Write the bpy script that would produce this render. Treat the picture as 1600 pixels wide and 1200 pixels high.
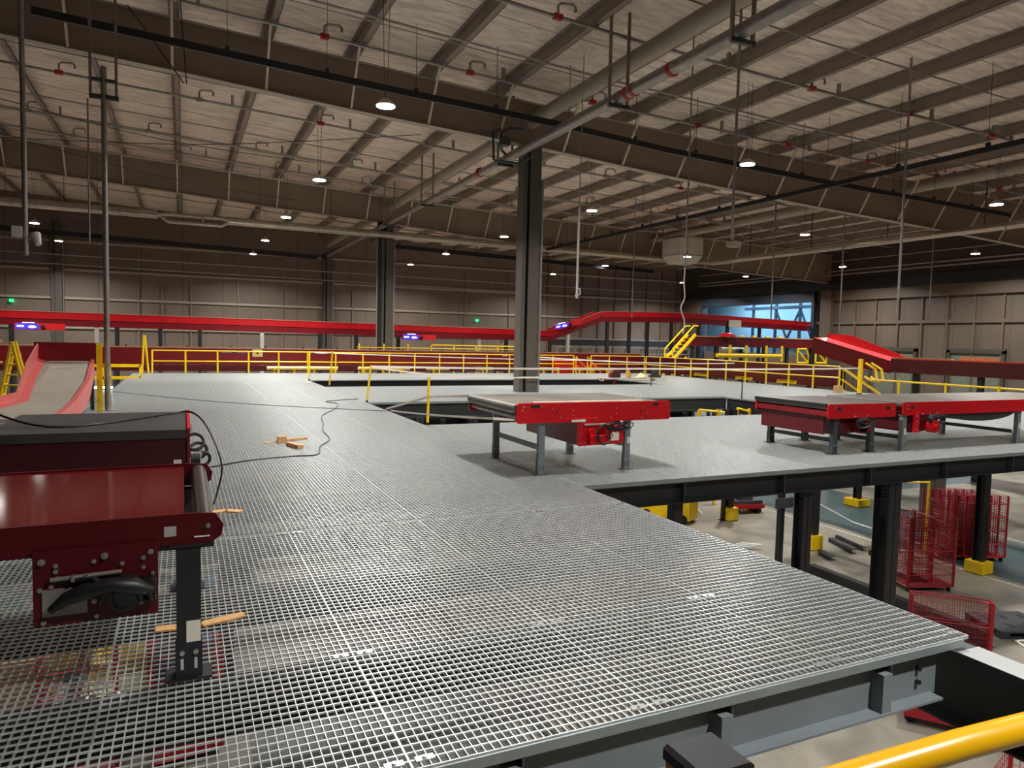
import bpy, math, random
from mathutils import Vector, Matrix
random.seed(7)
for o in list(bpy.data.objects): bpy.data.objects.remove(o, do_unlink=True)
S = bpy.context.scene
COL = S.collection
PI = math.pi

# ------------------------------------------------------------------ camera
H = 1.93                      # eye height above the mezzanine deck (deck top is z = 0)
FLOOR = -3.6
cd = bpy.data.cameras.new('camera'); cam = bpy.data.objects.new('camera', cd); COL.objects.link(cam)
cd.sensor_width = 36.0; cd.lens = 36.0*1110/1600; cd.clip_start = 0.05; cd.clip_end = 300
Rm = ((0.90757928, -0.00584217, 0.41984012), (-0.41928014, -0.06607333, 0.90544933), (0.02245045, -0.99779767, -0.06241629))
cam.matrix_world = Matrix(((Rm[0][0], -Rm[0][1], -Rm[0][2], 0), (Rm[1][0], -Rm[1][1], -Rm[1][2], 0), (Rm[2][0], -Rm[2][1], -Rm[2][2], H), (0, 0, 0, 1)))
S.camera = cam

# ------------------------------------------------------------------ world, exposure
w = bpy.data.worlds.new('world'); S.world = w; w.use_nodes = True
w.node_tree.nodes['Background'].inputs[0].default_value = (0.9, 0.85, 0.8, 1)
w.node_tree.nodes['Background'].inputs[1].default_value = 0.01
S.view_settings.view_transform = 'Standard'; S.view_settings.look = 'None'
S.view_settings.gamma = 1; S.view_settings.use_curve_mapping = False
S.view_settings.exposure = 0.0

LAMP_Z = 8.0
LAMP_W = 860.0
LAMP_SIZE = 0.42

# ------------------------------------------------------------------ materials
MATS = {}
def lin(c): return tuple(((v/255.0)/12.92 if v/255.0 <= 0.04045 else ((v/255.0+0.055)/1.055)**2.4) for v in c)
def mat(name, rgb, rough=0.5, metal=0.0, var=0.12, scale=4.0, bump=0.0, bscale=30.0, emit=None, estr=0.0, coat=0.0):
    if name in MATS: return MATS[name]
    m = bpy.data.materials.new(name); m.use_nodes = True; nt = m.node_tree; b = nt.nodes['Principled BSDF']
    c = lin(rgb)
    b.inputs['Roughness'].default_value = rough; b.inputs['Metallic'].default_value = metal
    if coat: b.inputs['Coat Weight'].default_value = coat; b.inputs['Coat Roughness'].default_value = 0.12
    if var > 0:
        g = nt.nodes.new('ShaderNodeNewGeometry')
        n = nt.nodes.new('ShaderNodeTexNoise'); n.inputs['Scale'].default_value = scale; n.inputs['Detail'].default_value = 4
        nt.links.new(g.outputs['Position'], n.inputs['Vector'])
        r = nt.nodes.new('ShaderNodeMapRange'); r.inputs['To Min'].default_value = 1-var; r.inputs['To Max'].default_value = 1+var
        r.inputs['From Min'].default_value = 0.3; r.inputs['From Max'].default_value = 0.7
        nt.links.new(n.outputs['Fac'], r.inputs['Value'])
        mx = nt.nodes.new('ShaderNodeVectorMath'); mx.operation = 'SCALE'; mx.inputs[0].default_value = c
        nt.links.new(r.outputs[0], mx.inputs['Scale']); nt.links.new(mx.outputs[0], b.inputs['Base Color'])
    else:
        b.inputs['Base Color'].default_value = (*c, 1)
    if bump > 0:
        g2 = nt.nodes.new('ShaderNodeNewGeometry')
        n2 = nt.nodes.new('ShaderNodeTexNoise'); n2.inputs['Scale'].default_value = bscale; n2.inputs['Detail'].default_value = 3
        nt.links.new(g2.outputs['Position'], n2.inputs['Vector'])
        bp = nt.nodes.new('ShaderNodeBump'); bp.inputs['Strength'].default_value = bump; bp.inputs['Distance'].default_value = 0.02
        nt.links.new(n2.outputs['Fac'], bp.inputs['Height']); nt.links.new(bp.outputs[0], b.inputs['Normal'])
    if emit:
        b.inputs['Emission Color'].default_value = (*lin(emit), 1); b.inputs['Emission Strength'].default_value = estr
    MATS[name] = m
    return m

M_galv = mat('galvanised_steel', (232, 236, 235), 0.36, 0.78, 0.08, 9)
M_galvd = mat('galvanised_pipe', (150, 146, 140), 0.4, 0.6, 0.15, 5)
M_clip = mat('clip_zinc', (235, 238, 238), 0.25, 0.9, 0.05)
M_steel = mat('dark_grey_steel', (56, 60, 64), 0.5, 0.0, 0.12, 3)
M_steelb = mat('blue_grey_steel', (112, 120, 124), 0.5, 0.0, 0.08, 2)
M_black = mat('black_steel', (26, 26, 30), 0.5, 0.0, 0.1, 3)
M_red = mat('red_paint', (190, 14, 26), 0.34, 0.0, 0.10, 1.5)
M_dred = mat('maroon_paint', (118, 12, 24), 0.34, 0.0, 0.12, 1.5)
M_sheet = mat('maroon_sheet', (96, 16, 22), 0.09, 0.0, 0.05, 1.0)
M_belt = mat('black_belt', (52, 49, 46), 0.55, 0.0, 0.25, 2.2, 0.1, 60)
M_beltw = mat('worn_belt', (92, 87, 79), 0.42, 0.0, 0.3, 1.6, 0.1, 60)
M_beltg = mat('grey_belt', (150, 143, 128), 0.6, 0.0, 0.08, 1.2)
M_yel = mat('yellow_paint', (234, 194, 12), 0.35, 0.0, 0.07, 6)
M_yelrail = mat('yellow_rail_gloss', (222, 168, 6), 0.3, 0.0, 0.03, 3)
M_rub = mat('black_rubber', (17, 17, 19), 0.6, 0.0, 0.1)
M_cable = mat('black_cable', (22, 22, 24), 0.45, 0.0, 0.05)
M_roll = mat('steel_roller', (96, 92, 84), 0.3, 0.7, 0.2, 8)
M_bolt = mat('bolt_zinc', (190, 188, 182), 0.3, 0.85, 0.05)
M_wood = mat('raw_plywood', (190, 146, 92), 0.65, 0.0, 0.22, 16)
M_cream = mat('cream_rafter_paint', (158, 148, 134), 0.55, 0.0, 0.06, 1.0)
M_purl = mat('purlin_steel', (134, 121, 111), 0.45, 0.15, 0.08, 2.0)
M_white = mat('white_paint', (196, 192, 182), 0.5, 0.0, 0.04)
M_label = mat('label_paper', (215, 212, 198), 0.6, 0.0, 0.05)
M_tape = mat('barrier_tape', (235, 226, 214), 0.5, 0.0, 0.05)
M_duct = mat('duct_foil', (176, 170, 160), 0.28, 0.85, 0.15, 6, 0.35, 14)
M_redclamp = mat('red_clamp', (170, 30, 30), 0.4, 0.0, 0.05)
M_col = mat('building_column', (86, 80, 72), 0.5, 0.1, 0.08, 2)
M_card = mat('cardboard', (178, 140, 96), 0.7, 0.0, 0.12, 5)
M_plast = mat('black_plastic', (48, 50, 54), 0.5, 0.0, 0.1, 3)
M_teal = mat('teal_floor_paint', (44, 68, 72), 0.45, 0.0, 0.15, 1.5)

def panel_mat(name, rgb, dark, sx, sz, rough=0.6, axis='x', horizontal=True):
    """painted sheet cladding: panel joints as thin lines"""
    m = bpy.data.materials.new(name); m.use_nodes = True; nt = m.node_tree; b = nt.nodes['Principled BSDF']
    b.inputs['Roughness'].default_value = rough
    g = nt.nodes.new('ShaderNodeNewGeometry'); sp = nt.nodes.new('ShaderNodeSeparateXYZ'); nt.links.new(g.outputs['Position'], sp.inputs[0])
    def line(out, period, wd):
        a = nt.nodes.new('ShaderNodeMath'); a.operation = 'DIVIDE'; nt.links.new(out, a.inputs[0]); a.inputs[1].default_value = period
        f = nt.nodes.new('ShaderNodeMath'); f.operation = 'FRACT'; nt.links.new(a.outputs[0], f.inputs[0])
        c = nt.nodes.new('ShaderNodeMath'); c.operation = 'LESS_THAN'; nt.links.new(f.outputs[0], c.inputs[0]); c.inputs[1].default_value = wd/period
        return c.outputs[0]
    l1 = line(sp.outputs['X' if axis == 'x' else 'Y'], sx, 0.035); l2 = line(sp.outputs['Z'], sz, 0.03)
    mx = nt.nodes.new('ShaderNodeMath'); mx.operation = 'MAXIMUM'; nt.links.new(l1, mx.inputs[0])
    if horizontal: nt.links.new(l2, mx.inputs[1])
    n = nt.nodes.new('ShaderNodeTexNoise'); n.inputs['Scale'].default_value = 0.35; n.inputs['Detail'].default_value = 5
    nt.links.new(g.outputs['Position'], n.inputs['Vector'])
    cr = nt.nodes.new('ShaderNodeValToRGB'); c = lin(rgb)
    cr.color_ramp.elements[0].position = 0.3; cr.color_ramp.elements[1].position = 0.7
    cr.color_ramp.elements[0].color = (*[v*0.88 for v in c], 1); cr.color_ramp.elements[1].color = (*[v*1.1 for v in c], 1)
    nt.links.new(n.outputs['Fac'], cr.inputs[0])
    mix = nt.nodes.new('ShaderNodeMix'); mix.data_type = 'RGBA'
    nt.links.new(mx.outputs[0], mix.inputs[0]); nt.links.new(cr.outputs[0], mix.inputs[6]); mix.inputs[7].default_value = (*lin(dark), 1)
    nt.links.new(mix.outputs[2], b.inputs['Base Color'])
    return m
M_wallb = panel_mat('wall_cladding', (116, 102, 91), (68, 59, 52), 3.0, 2.15)
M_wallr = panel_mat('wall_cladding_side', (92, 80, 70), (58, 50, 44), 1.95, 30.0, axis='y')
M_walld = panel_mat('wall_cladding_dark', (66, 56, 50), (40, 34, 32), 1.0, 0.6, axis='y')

def roof_mat():
    m = bpy.data.materials.new('roof_insulation_film'); m.use_nodes = True; nt = m.node_tree; b = nt.nodes['Principled BSDF']
    b.inputs['Roughness'].default_value = 0.5
    g = nt.nodes.new('ShaderNodeNewGeometry')
    mp = nt.nodes.new('ShaderNodeMapping'); mp.inputs['Scale'].default_value = (1.2, 5.0, 1); nt.links.new(g.outputs['Position'], mp.inputs[0])
    n = nt.nodes.new('ShaderNodeTexNoise'); n.inputs['Scale'].default_value = 1.0; n.inputs['Detail'].default_value = 6; n.inputs['Distortion'].default_value = 0.6
    nt.links.new(mp.outputs[0], n.inputs['Vector'])
    cr = nt.nodes.new('ShaderNodeValToRGB'); cr.color_ramp.elements[0].position = 0.35; cr.color_ramp.elements[1].position = 0.65
    cr.color_ramp.elements[0].color = (*lin((194, 178, 165)), 1); cr.color_ramp.elements[1].color = (*lin((234, 218, 203)), 1)
    nt.links.new(n.outputs['Fac'], cr.inputs[0]); nt.links.new(cr.outputs[0], b.inputs['Base Color'])
    bp = nt.nodes.new('ShaderNodeBump'); bp.inputs['Strength'].default_value = 0.6; bp.inputs['Distance'].default_value = 0.05
    nt.links.new(n.outputs['Fac'], bp.inputs['Height']); nt.links.new(bp.outputs[0], b.inputs['Normal'])
    return m
M_roof = roof_mat()
def floor_mat():
    m = bpy.data.materials.new('concrete_floor'); m.use_nodes = True; nt = m.node_tree; b = nt.nodes['Principled BSDF']
    b.inputs['Roughness'].default_value = 0.45
    g = nt.nodes.new('ShaderNodeNewGeometry')
    n = nt.nodes.new('ShaderNodeTexNoise'); n.inputs['Scale'].default_value = 0.8; n.inputs['Detail'].default_value = 7; n.inputs['Distortion'].default_value = 0.8
    nt.links.new(g.outputs['Position'], n.inputs['Vector'])
    cr = nt.nodes.new('ShaderNodeValToRGB'); cr.color_ramp.elements[0].position = 0.32; cr.color_ramp.elements[1].position = 0.62
    cr.color_ramp.elements[0].color = (*lin((96, 92, 82)), 1); cr.color_ramp.elements[1].color = (*lin((130, 124, 110)), 1)
    nt.links.new(n.outputs['Fac'], cr.inputs[0]); nt.links.new(cr.outputs[0], b.inputs['Base Color'])
    return m
M_floor = floor_mat()

# ------------------------------------------------------------------ mesh helpers
class MB:
    def __init__(s): s.v = []; s.f = []
    def box(s, x0, x1, y0, y1, z0, z1):
        i = len(s.v)
        s.v += [(x0,y0,z0),(x1,y0,z0),(x1,y1,z0),(x0,y1,z0),(x0,y0,z1),(x1,y0,z1),(x1,y1,z1),(x0,y1,z1)]
        s.f += [(i,i+3,i+2,i+1),(i+4,i+5,i+6,i+7),(i,i+1,i+5,i+4),(i+1,i+2,i+6,i+5),(i+2,i+3,i+7,i+6),(i+3,i,i+4,i+7)]
        return s
    def frame(s, a, b, up=(0,0,1)):
        d = (Vector(b)-Vector(a)).normalized(); u = Vector(up)
        if abs(d.dot(u)) > 0.98: u = Vector((0,1,0))
        x = d.cross(u).normalized(); y = x.cross(d).normalized()
        return d, x, y
    def beam(s, a, b, w, h, up=(0,0,1)):
        a, b = Vector(a), Vector(b); d, x, y = s.frame(a, b, up); i = len(s.v)
        for p in (a, b):
            for sx, sy in ((-1,-1),(1,-1),(1,1),(-1,1)): s.v.append(tuple(p + x*sx*w/2 + y*sy*h/2))
        s.f += [(i,i+1,i+2,i+3),(i+7,i+6,i+5,i+4)] + [(i+k, i+4+k, i+4+(k+1)%4, i+(k+1)%4) for k in range(4)]
        return s
    def tube(s, pts, r, seg=8, caps=True):
        pts = [Vector(p) for p in pts]; n = len(pts); i0 = len(s.v); px = None
        for k, p in enumerate(pts):
            d = (pts[min(k+1,n-1)] - pts[max(k-1,0)]).normalized()
            if px is None:
                u = Vector((0,0,1)) if abs(d.z) < 0.9 else Vector((1,0,0)); px = d.cross(u).normalized()
            else:
                px = (px - d*px.dot(d)).normalized()
            py = d.cross(px)
            rr = r[k] if isinstance(r, (list, tuple)) else r
            for j in range(seg):
                a = 2*PI*j/seg; s.v.append(tuple(p + px*math.cos(a)*rr + py*math.sin(a)*rr))
        for k in range(n-1):
            for j in range(seg):
                a = i0+k*seg+j; b = i0+k*seg+(j+1)%seg
                s.f.append((a, b, b+seg, a+seg))
        if caps:
            s.f.append(tuple(i0+j for j in reversed(range(seg)))); s.f.append(tuple(i0+(n-1)*seg+j for j in range(seg)))
        return s
    def prism(s, poly, ext):
        """closed planar polygon (3D points) swept along ext"""
        i = len(s.v); n = len(poly); e = Vector(ext)
        s.v += [tuple(p) for p in poly] + [tuple(Vector(p)+e) for p in poly]
        s.f.append(tuple(range(i, i+n))[::-1]); s.f.append(tuple(range(i+n, i+2*n)))
        for k in range(n): s.f.append((i+k, i+(k+1)%n, i+n+(k+1)%n, i+n+k))
        return s
    def hbeam(s, a, b, h, w, tw=0.012, tf=0.016, up=(0,0,1)):
        a, b = Vector(a), Vector(b); d, x, y = s.frame(a, b, up)
        for (w_, h_, oy) in ((w, tf, h/2-tf/2), (w, tf, -h/2+tf/2), (tw, h-2*tf, 0)):
            s.beam(a+y*oy, b+y*oy, w_, h_, up)
        return s
    def mesh(s, name, smooth=False):
        me = bpy.data.meshes.new(name); me.from_pydata(s.v, [], s.f); me.update()
        if smooth:
            me.polygons.foreach_set('use_smooth', [True]*len(me.polygons))
            try: me.set_sharp_from_angle(angle=0.7)
            except Exception: pass
        return me
def rot(o, ang): o.rotation_euler[2] = ang
def obj(name, mb, m, parent=None, smooth=False, world=True):
    """link as one mesh object; world: the coordinates are world coordinates, shifted to the parent's origin"""
    if parent is not None and world:
        L = Vector((0,0,0)); p = parent
        while p is not None: L += p.location; p = p.parent
        mb.v = [(x-L.x, y-L.y, z-L.z) for x, y, z in mb.v]
    me = mb.mesh(name, smooth); me.materials.append(m)
    o = bpy.data.objects.new(name, me); COL.objects.link(o)
    if parent is not None: o.parent = parent
    return o
def thing(name, label, cat, loc=(0,0,0), group=None):
    o = bpy.data.objects.new(name, None); COL.objects.link(o); o.location = loc; o.empty_display_size = 0.2
    o['label'] = label; o['category'] = cat
    if group: o['group'] = group
    return o
def single(name, mb, m, label, cat, group=None, smooth=False):
    xs = [v[0] for v in mb.v]; ys = [v[1] for v in mb.v]; zs = [v[2] for v in mb.v]
    L = ((min(xs)+max(xs))/2, (min(ys)+max(ys))/2, min(zs))
    mb.v = [(x-L[0], y-L[1], z-L[2]) for x, y, z in mb.v]
    o = obj(name, mb, m, None, smooth); o.location = L
    o['label'] = label; o['category'] = cat
    if group: o['group'] = group
    return o
def struct(name, mb, m, parent=None, smooth=False):
    o = obj(name, mb, m, parent, smooth)
    if parent is None: o['kind'] = 'structure'
    return o
def dup(root, loc, label=None, group=None, rz=0.0, only=None):
    r = root.copy(); COL.objects.link(r); r.location = loc; r.rotation_euler = (0,0,rz)
    if label: r['label'] = label
    if group: r['group'] = group
    for ch in list(root.children):
        if only and ch.name.split('.')[0] not in only: continue
        c = ch.copy(); COL.objects.link(c); c.parent = r
        for g in list(ch.children):
            d = g.copy(); COL.objects.link(d); d.parent = c
    return r
ORD = ['first', 'second', 'third', 'fourth', 'fifth', 'sixth', 'seventh', 'eighth', 'ninth', 'tenth', 'eleventh', 'twelfth', 'thirteenth', 'fourteenth', 'fifteenth', 'sixteenth', 'seventeenth', 'eighteenth', 'nineteenth', 'twentieth', 'twenty-first', 'twenty-second', 'twenty-third', 'twenty-fourth']
def lerp(tab, x):
    for (x0, y0), (x1, y1) in zip(tab, tab[1:]):
        if x <= x1: return y0 + (y1-y0)*(x-x0)/(x1-x0)
    return tab[-1][1]
ZT = [(-24,12.25),(-8,11.5),(0,11.12),(12,10.5),(20,10.27),(33.7,10.0),(50.2,9.65)]   # rafter top
ZB = [(-24,10.8),(-8.3,10.05),(0,9.6),(5.3,9.27),(12,8.97),(17.6,8.62),(24.6,8.25),(33.4,7.94),(41.5,7.6),(50.2,7.3)]
PD = 0.42                                                                               # purlin depth
XL, XR, YB, YF = -24.0, 50.2, 64.17, -12.0

# ================================================================== building shell
b = MB(); b.box(XL, XR+8, YF, YB, FLOOR-0.3, FLOOR); struct('floor', b, M_floor)
b = MB()
xs = [XL, -8, 0, 12, 20, 33.7, XR]
for x0, x1 in zip(xs, xs[1:]):
    z0, z1 = lerp(ZT, x0)+PD, lerp(ZT, x1)+PD
    b.prism([(x0, YF, z0), (x1, YF, z1), (x1, YF, z1+0.15), (x0, YF, z0+0.15)], (0, YB-YF, 0))
struct('ceiling', b, M_roof)
b = MB(); b.box(XL-0.2, XR+0.2, YB, YB+0.2, FLOOR, 12.9); wall_back = struct('wall_back', b, M_wallb)
b = MB(); b.box(XL-0.2, XL, YF, YB, FLOOR, 12.9); struct('wall_left', b, M_wallb)
b = MB(); b.box(XL-0.2, XR+0.2, YF-0.2, YF, FLOOR, 12.9); struct('wall_front', b, M_wallb)
# right wall with the opening into the neighbouring hall (y 45.6..60, z 2..5.8)
b = MB(); b.box(XR, XR+0.25, YF, 45.6, FLOOR, 6.7); b.box(XR, XR+0.25, 60.0, YB, FLOOR, 6.7)
b.box(XR, XR+0.25, 45.6, 60, 5.8, 6.7); b.box(XR, XR+0.25, 45.6, 60, FLOOR, 1.2)
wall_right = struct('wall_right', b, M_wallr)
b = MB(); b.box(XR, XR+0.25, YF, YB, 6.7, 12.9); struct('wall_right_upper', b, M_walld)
M_nb = mat('neighbour_hall_panel', (150, 176, 190), 0.6, 0.0, 0.06, 0.6)
b = MB(); b.box(XR+8, XR+8.2, 30, YB+20, FLOOR, 8); struct('wall_neighbour', b, M_nb)
b = MB(); b.box(XR+0.25, XR+8, 30, YB+20, 7.9, 8.0); struct('ceiling_neighbour', b, M_nb)
b = MB(); b.box(XR+0.25, XR+8, 29.8, 30, FLOOR, 8); struct('wall_neighbour_side', b, M_nb)
# cold light of the neighbouring hall: a row of battens under its ceiling
for k, yy in enumerate((44, 50, 56, 61)):
    t = thing('batten_light', 'cold batten light in the blue-lit hall beyond the opening, %s from the left' % ORD[3-k], 'ceiling light', (XR+4.5, yy, 7.7), 'battens in the neighbouring hall')
    b = MB(); b.box(-0.1, 0.1, -1.2, 1.2, 0.03, 0.2); obj('housing', b, M_white, t, world=False)
    b = MB(); b.box(-0.08, 0.08, -1.15, 1.15, 0.0, 0.03); obj('tube', b, mat('batten_glow', (200, 225, 255), 0.5, 0, 0, emit=(150, 205, 255), estr=8), t, world=False)
    l = bpy.data.lights.new('batten_lamp', 'AREA'); l.shape = 'RECTANGLE'; l.size = 0.2; l.size_y = 2.4; l.energy = 800; l.color = (0.5, 0.78, 1.0)
    lo = bpy.data.objects.new('batten_lamp', l); COL.objects.link(lo); lo.parent = t; lo.location = (0, 0, -0.03)
# trusses of the neighbouring hall
b = MB()
for y0 in (46, 49.2, 52.4, 55.6, 58.8):
    b.beam((XR+5.5, y0, 0), (XR+5.5, y0, 7.9), 0.22, 0.22)
for y0, s in ((49.2, 1), (52.4, -1), (52.4, 1), (55.6, -1)):
    b.beam((XR+5.5, y0, 5.6), (XR+5.5, y0+s*1.6, 2.6), 0.16, 0.16, (1,0,0))
b.beam((XR+5.5, 46, 5.8), (XR+5.5, 60, 5.8), 0.3, 0.3)
struct('trim_neighbour_frame', b, mat('blue_black_steel', (40, 52, 66), 0.5, 0, 0.05))
# pillars, girts and studs of the walls
def girts(zs, hid):
    for z in zs:
        b = MB(); b.box(XL, XR, YB-0.16, YB, z-0.09, z+0.09); struct('girt', b, M_cream, wall_back)
girts((2.1, 4.35, 6.5, 8.65), 0)
for z in (3.95,):
    b = MB(); b.box(XR-0.16, XR, YF, 45.4, z-0.12, z+0.12); struct('girt', b, M_wallr, wall_right)
k = 0
x = 33.5
while x < XR-0.3:
    b = MB(); b.box(x-0.06, x+0.06, YB-0.14, YB, FLOOR, lerp(ZT, x)+0.2); struct('stud', b, mat('brown_stud', (98, 80, 64), 0.5), wall_back); x += 2.0
for x in (-20, -13.4, -3.2, -1.5, 0.6, 4.2, 7.8, 13.8, 16.6, 24.6, 29.2):
    b = MB(); b.box(x-0.035, x+0.035, YB-0.2, YB-0.13, FLOOR, 8.5); struct('conduit', b, M_purl, wall_back)
y = 43.35-1.95
while y > YF:
    b = MB(); b.box(XR-0.14, XR, y-0.06, y+0.06, FLOOR, 5.8); struct('stud', b, mat('brown_stud', (98, 80, 64), 0.5), wall_right); y -= 1.95
b = MB(); b.box(XR-0.3, XR, YF, 44.6, 5.8, 6.65); struct('trim_flashing', b, mat('flashing', (92, 78, 66), 0.5, 0, 0.06))
b = MB(); b.box(XR-0.45, XR, YF, YB-1, 6.66, 7.45); struct('trim_crane_beam', b, M_black)
b = MB(); b.box(XR-0.5, XR, 43.5, 44.6, FLOOR, 6.65); struct('trim_pillar', b, mat('flashing', (176, 146, 118), 0.5))
b = MB(); b.box(XR-0.4, XR, 45.4, 60.2, 5.8, 6.6); struct('trim_opening_header', b, mat('blue_black_steel', (40, 52, 66), 0.5))
for yy in (45.5, 60.1):
    b = MB(); b.box(XR-0.4, XR, yy-0.15, yy+0.15, FLOOR, 5.8); struct('trim_opening_jamb', b, mat('blue_black_steel', (40, 52, 66), 0.5))
for yy in (36.0, 29.6, 23.0):
    b = MB(); b.box(XR-0.2, XR, yy-0.2, yy, FLOOR, 1.9); b.box(XR-0.2, XR, yy+3.6, yy+3.8, FLOOR, 1.9); b.box(XR-0.2, XR, yy-0.2, yy+3.8, 1.7, 2.0)
    d = struct('door_%d' % int(yy), b, mat('dock_frame', (64, 62, 54), 0.5))
    b = MB(); b.box(XR-0.06, XR-0.01, yy, yy+3.6, FLOOR, 1.7); obj('door_panel', b, mat('dock_door', (104, 108, 96), 0.5), d)
# wide low storage frames seen between the far conveyors and the wall (right half)
for z in (0.2, 0.75, 1.35):
    b = MB(); b.box(33, 49.5, 60.9, 61.1, z-0.05, z+0.05); struct('trim_dock_rail', b, M_galvd)
for x in range(33, 50, 2):
    b = MB(); b.box(x-0.05, x+0.05, 60.9, 61.1, FLOOR, 1.4); struct('trim_dock_post', b, M_galvd)
b = MB(); b.box(33, 49.5, 62.2, 62.5, 1.5, 2.1); struct('trim_dock_header', b, M_black)

# ================================================================== columns, rafters, purlins
PUR = [-0.24+2.62*k for k in range(-9, 19)]
for y in (3.6, 23.79, 43.98, 64.0):
    for x in ((11.56, -8.7, 31.7) if y > 60 else (11.56,)):
        if y < 5 or (y < 60 and x != 11.56): continue
        zt = lerp(ZB, x)
        lab = {23.79: 'big grey-brown steel column standing through the deck behind the red conveyor table',
               43.98: 'grey steel column beyond the far yellow railing', 64.0: 'steel column against the back wall cladding'}[y]
        if y > 60: lab += {11.56: ', middle one', -8.7: ', above the left red sign', 31.7: ', right of the big near column'}[x]
        t = thing('building_column', lab, 'column', (x, y, FLOOR), 'columns of the building')
        dz = zt-FLOOR
        b = MB()
        b.box(-0.36, -0.33, -0.24, 0.24, 0, dz); b.box(0.33, 0.36, -0.24, 0.24, 0, dz); b.box(-0.33, 0.33, -0.01, 0.01, 0, dz)
        b.box(-0.33, -0.20, -0.24, -0.22, 0, dz); b.box(-0.08, 0.33, -0.23, -0.20, 0, dz)
        obj('shaft', b, M_col, t, world=False)
        b = MB(); b.tube([(0.44, -0.2, 0.2), (0.44, -0.2, dz-1.2)], 0.05, 10); obj('downpipe', b, M_galvd, t, True, False)
        if y == 43.98:
            b = MB(); b.tube([(-0.62, -0.2, 0.2), (-0.62, -0.2, dz)], 0.05, 10); obj('conduit', b, M_galvd, t, True, False)
            b = MB(); b.box(-0.55, -0.38, -0.3, 0.3, 0, dz); obj('cable_riser', b, M_black, t, world=False)
        b = MB(); b.box(-0.45, 0.45, -0.35, 0.35, -0.0, 0.03); obj('base_plate', b, M_col, t, world=False)
for n, y in ((0, 23.79), (1, 43.98)):
    t = thing('rafter', 'deep cream welded rafter %s' % ('crossing the whole top of the picture above the near column' if n == 0 else 'behind the first one, running over the second column'), 'beam', (11.56, y, 9.0), 'roof rafters')
    xk = sorted(set([XL+0.1, XR-0.1] + [p for p, _ in ZT if XL < p < XR] + [p for p, _ in ZB if XL < p < XR]))
    web = MB(); fl = MB(); ft = MB()
    for x0, x1 in zip(xk, xk[1:]):
        a0, a1, c0, c1 = lerp(ZB, x0), lerp(ZB, x1), lerp(ZT, x0), lerp(ZT, x1)
        web.prism([(x0, y-0.008, a0), (x1, y-0.008, a1), (x1, y-0.008, c1), (x0, y-0.008, c0)], (0, 0.016, 0))
        fl.prism([(x0, y-0.16, a0-0.03), (x1, y-0.16, a1-0.03), (x1, y-0.16, a1), (x0, y-0.16, a0)], (0, 0.32, 0))
        ft.prism([(x0, y-0.14, c0-0.02), (x1, y-0.14, c1-0.02), (x1, y-0.14, c1), (x0, y-0.14, c0)], (0, 0.28, 0))
    obj('web', web, mat('rafter_web', (136, 117, 101), 0.55, 0, 0.08, 0.7), t); obj('lower_flange', fl, M_cream, t); obj('upper_flange', ft, M_cream, t)
    for x in PUR:
        if x < -12 or x > XR-1: continue
        b = MB(); b.beam((x, y-1.25, lerp(ZT, x)-0.02), (x, y-0.12, lerp(ZB, x)+0.02), 0.07, 0.05)
        obj('fly_brace', b, mat('brace_cream', (206, 192, 168), 0.5, 0, 0.03), t)
for i, x in enumerate(PUR):
    if x < -20 or x > XR-0.5: continue
    zt = lerp(ZT, x)+PD; sl = (lerp(ZT, x+0.5)-lerp(ZT, x-0.5))
    b = MB(); y0, y1 = YF+0.1, YB-0.1
    b.box(x-0.01, x+0.01, y0, y1, zt-PD+0.01, zt-0.015)
    b.box(x-0.01, x+0.19, y0, y1, zt-PD+0.005, zt-PD+0.025); b.box(x-0.11, x+0.01, y0, y1, zt-0.035, zt-0.015)
    b.box(x+0.17, x+0.19, y0, y1, zt-PD+0.005, zt-PD+0.05)
    kc = i-PUR.index(min(PUR, key=lambda q: abs(q-10.24)))
    single('purlin', b, M_purl, 'grey roof purlin, ' + ('the one just left of the big near column' if kc == 0 else '%s to the %s of the one beside the big near column' % (ORD[abs(kc)-1], 'left' if kc < 0 else 'right')), 'purlin', 'roof purlins')
b = MB(); b.tube([(11.58, YF+0.2, 9.86), (11.58, YB-0.2, 9.86)], 0.25, 16)
single('tie_tube', b, M_cream, 'fat cream tube tying the rafters along the row of columns', 'tie tube', smooth=True)
b = MB(); b.tube([(31.6, YF+0.2, 9.5), (31.6, YB-0.2, 9.5)], 0.2, 16)
single('tie_tube', b, M_cream, 'fat cream tube tying the rafters above the white air unit', 'tie tube', smooth=True)
# thin sag rods between purlins
for qi, yy in enumerate((8.7, 13.7, 18.6, 28.8, 33.8, 38.8, 49, 54, 59)):
    b = MB()
    for x0, x1 in zip(PUR[4:-1], PUR[5:]):
        b.beam((x0, yy, lerp(ZT, x0)+PD*0.4), (x1, yy+0.1, lerp(ZT, x1)+PD*0.4), 0.012, 0.012)
    single('sag_rod', b, M_galvd, 'thin sag rod laced between the roof purlins, %s from the camera' % ORD[qi], 'rod', 'sag rods')

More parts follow.
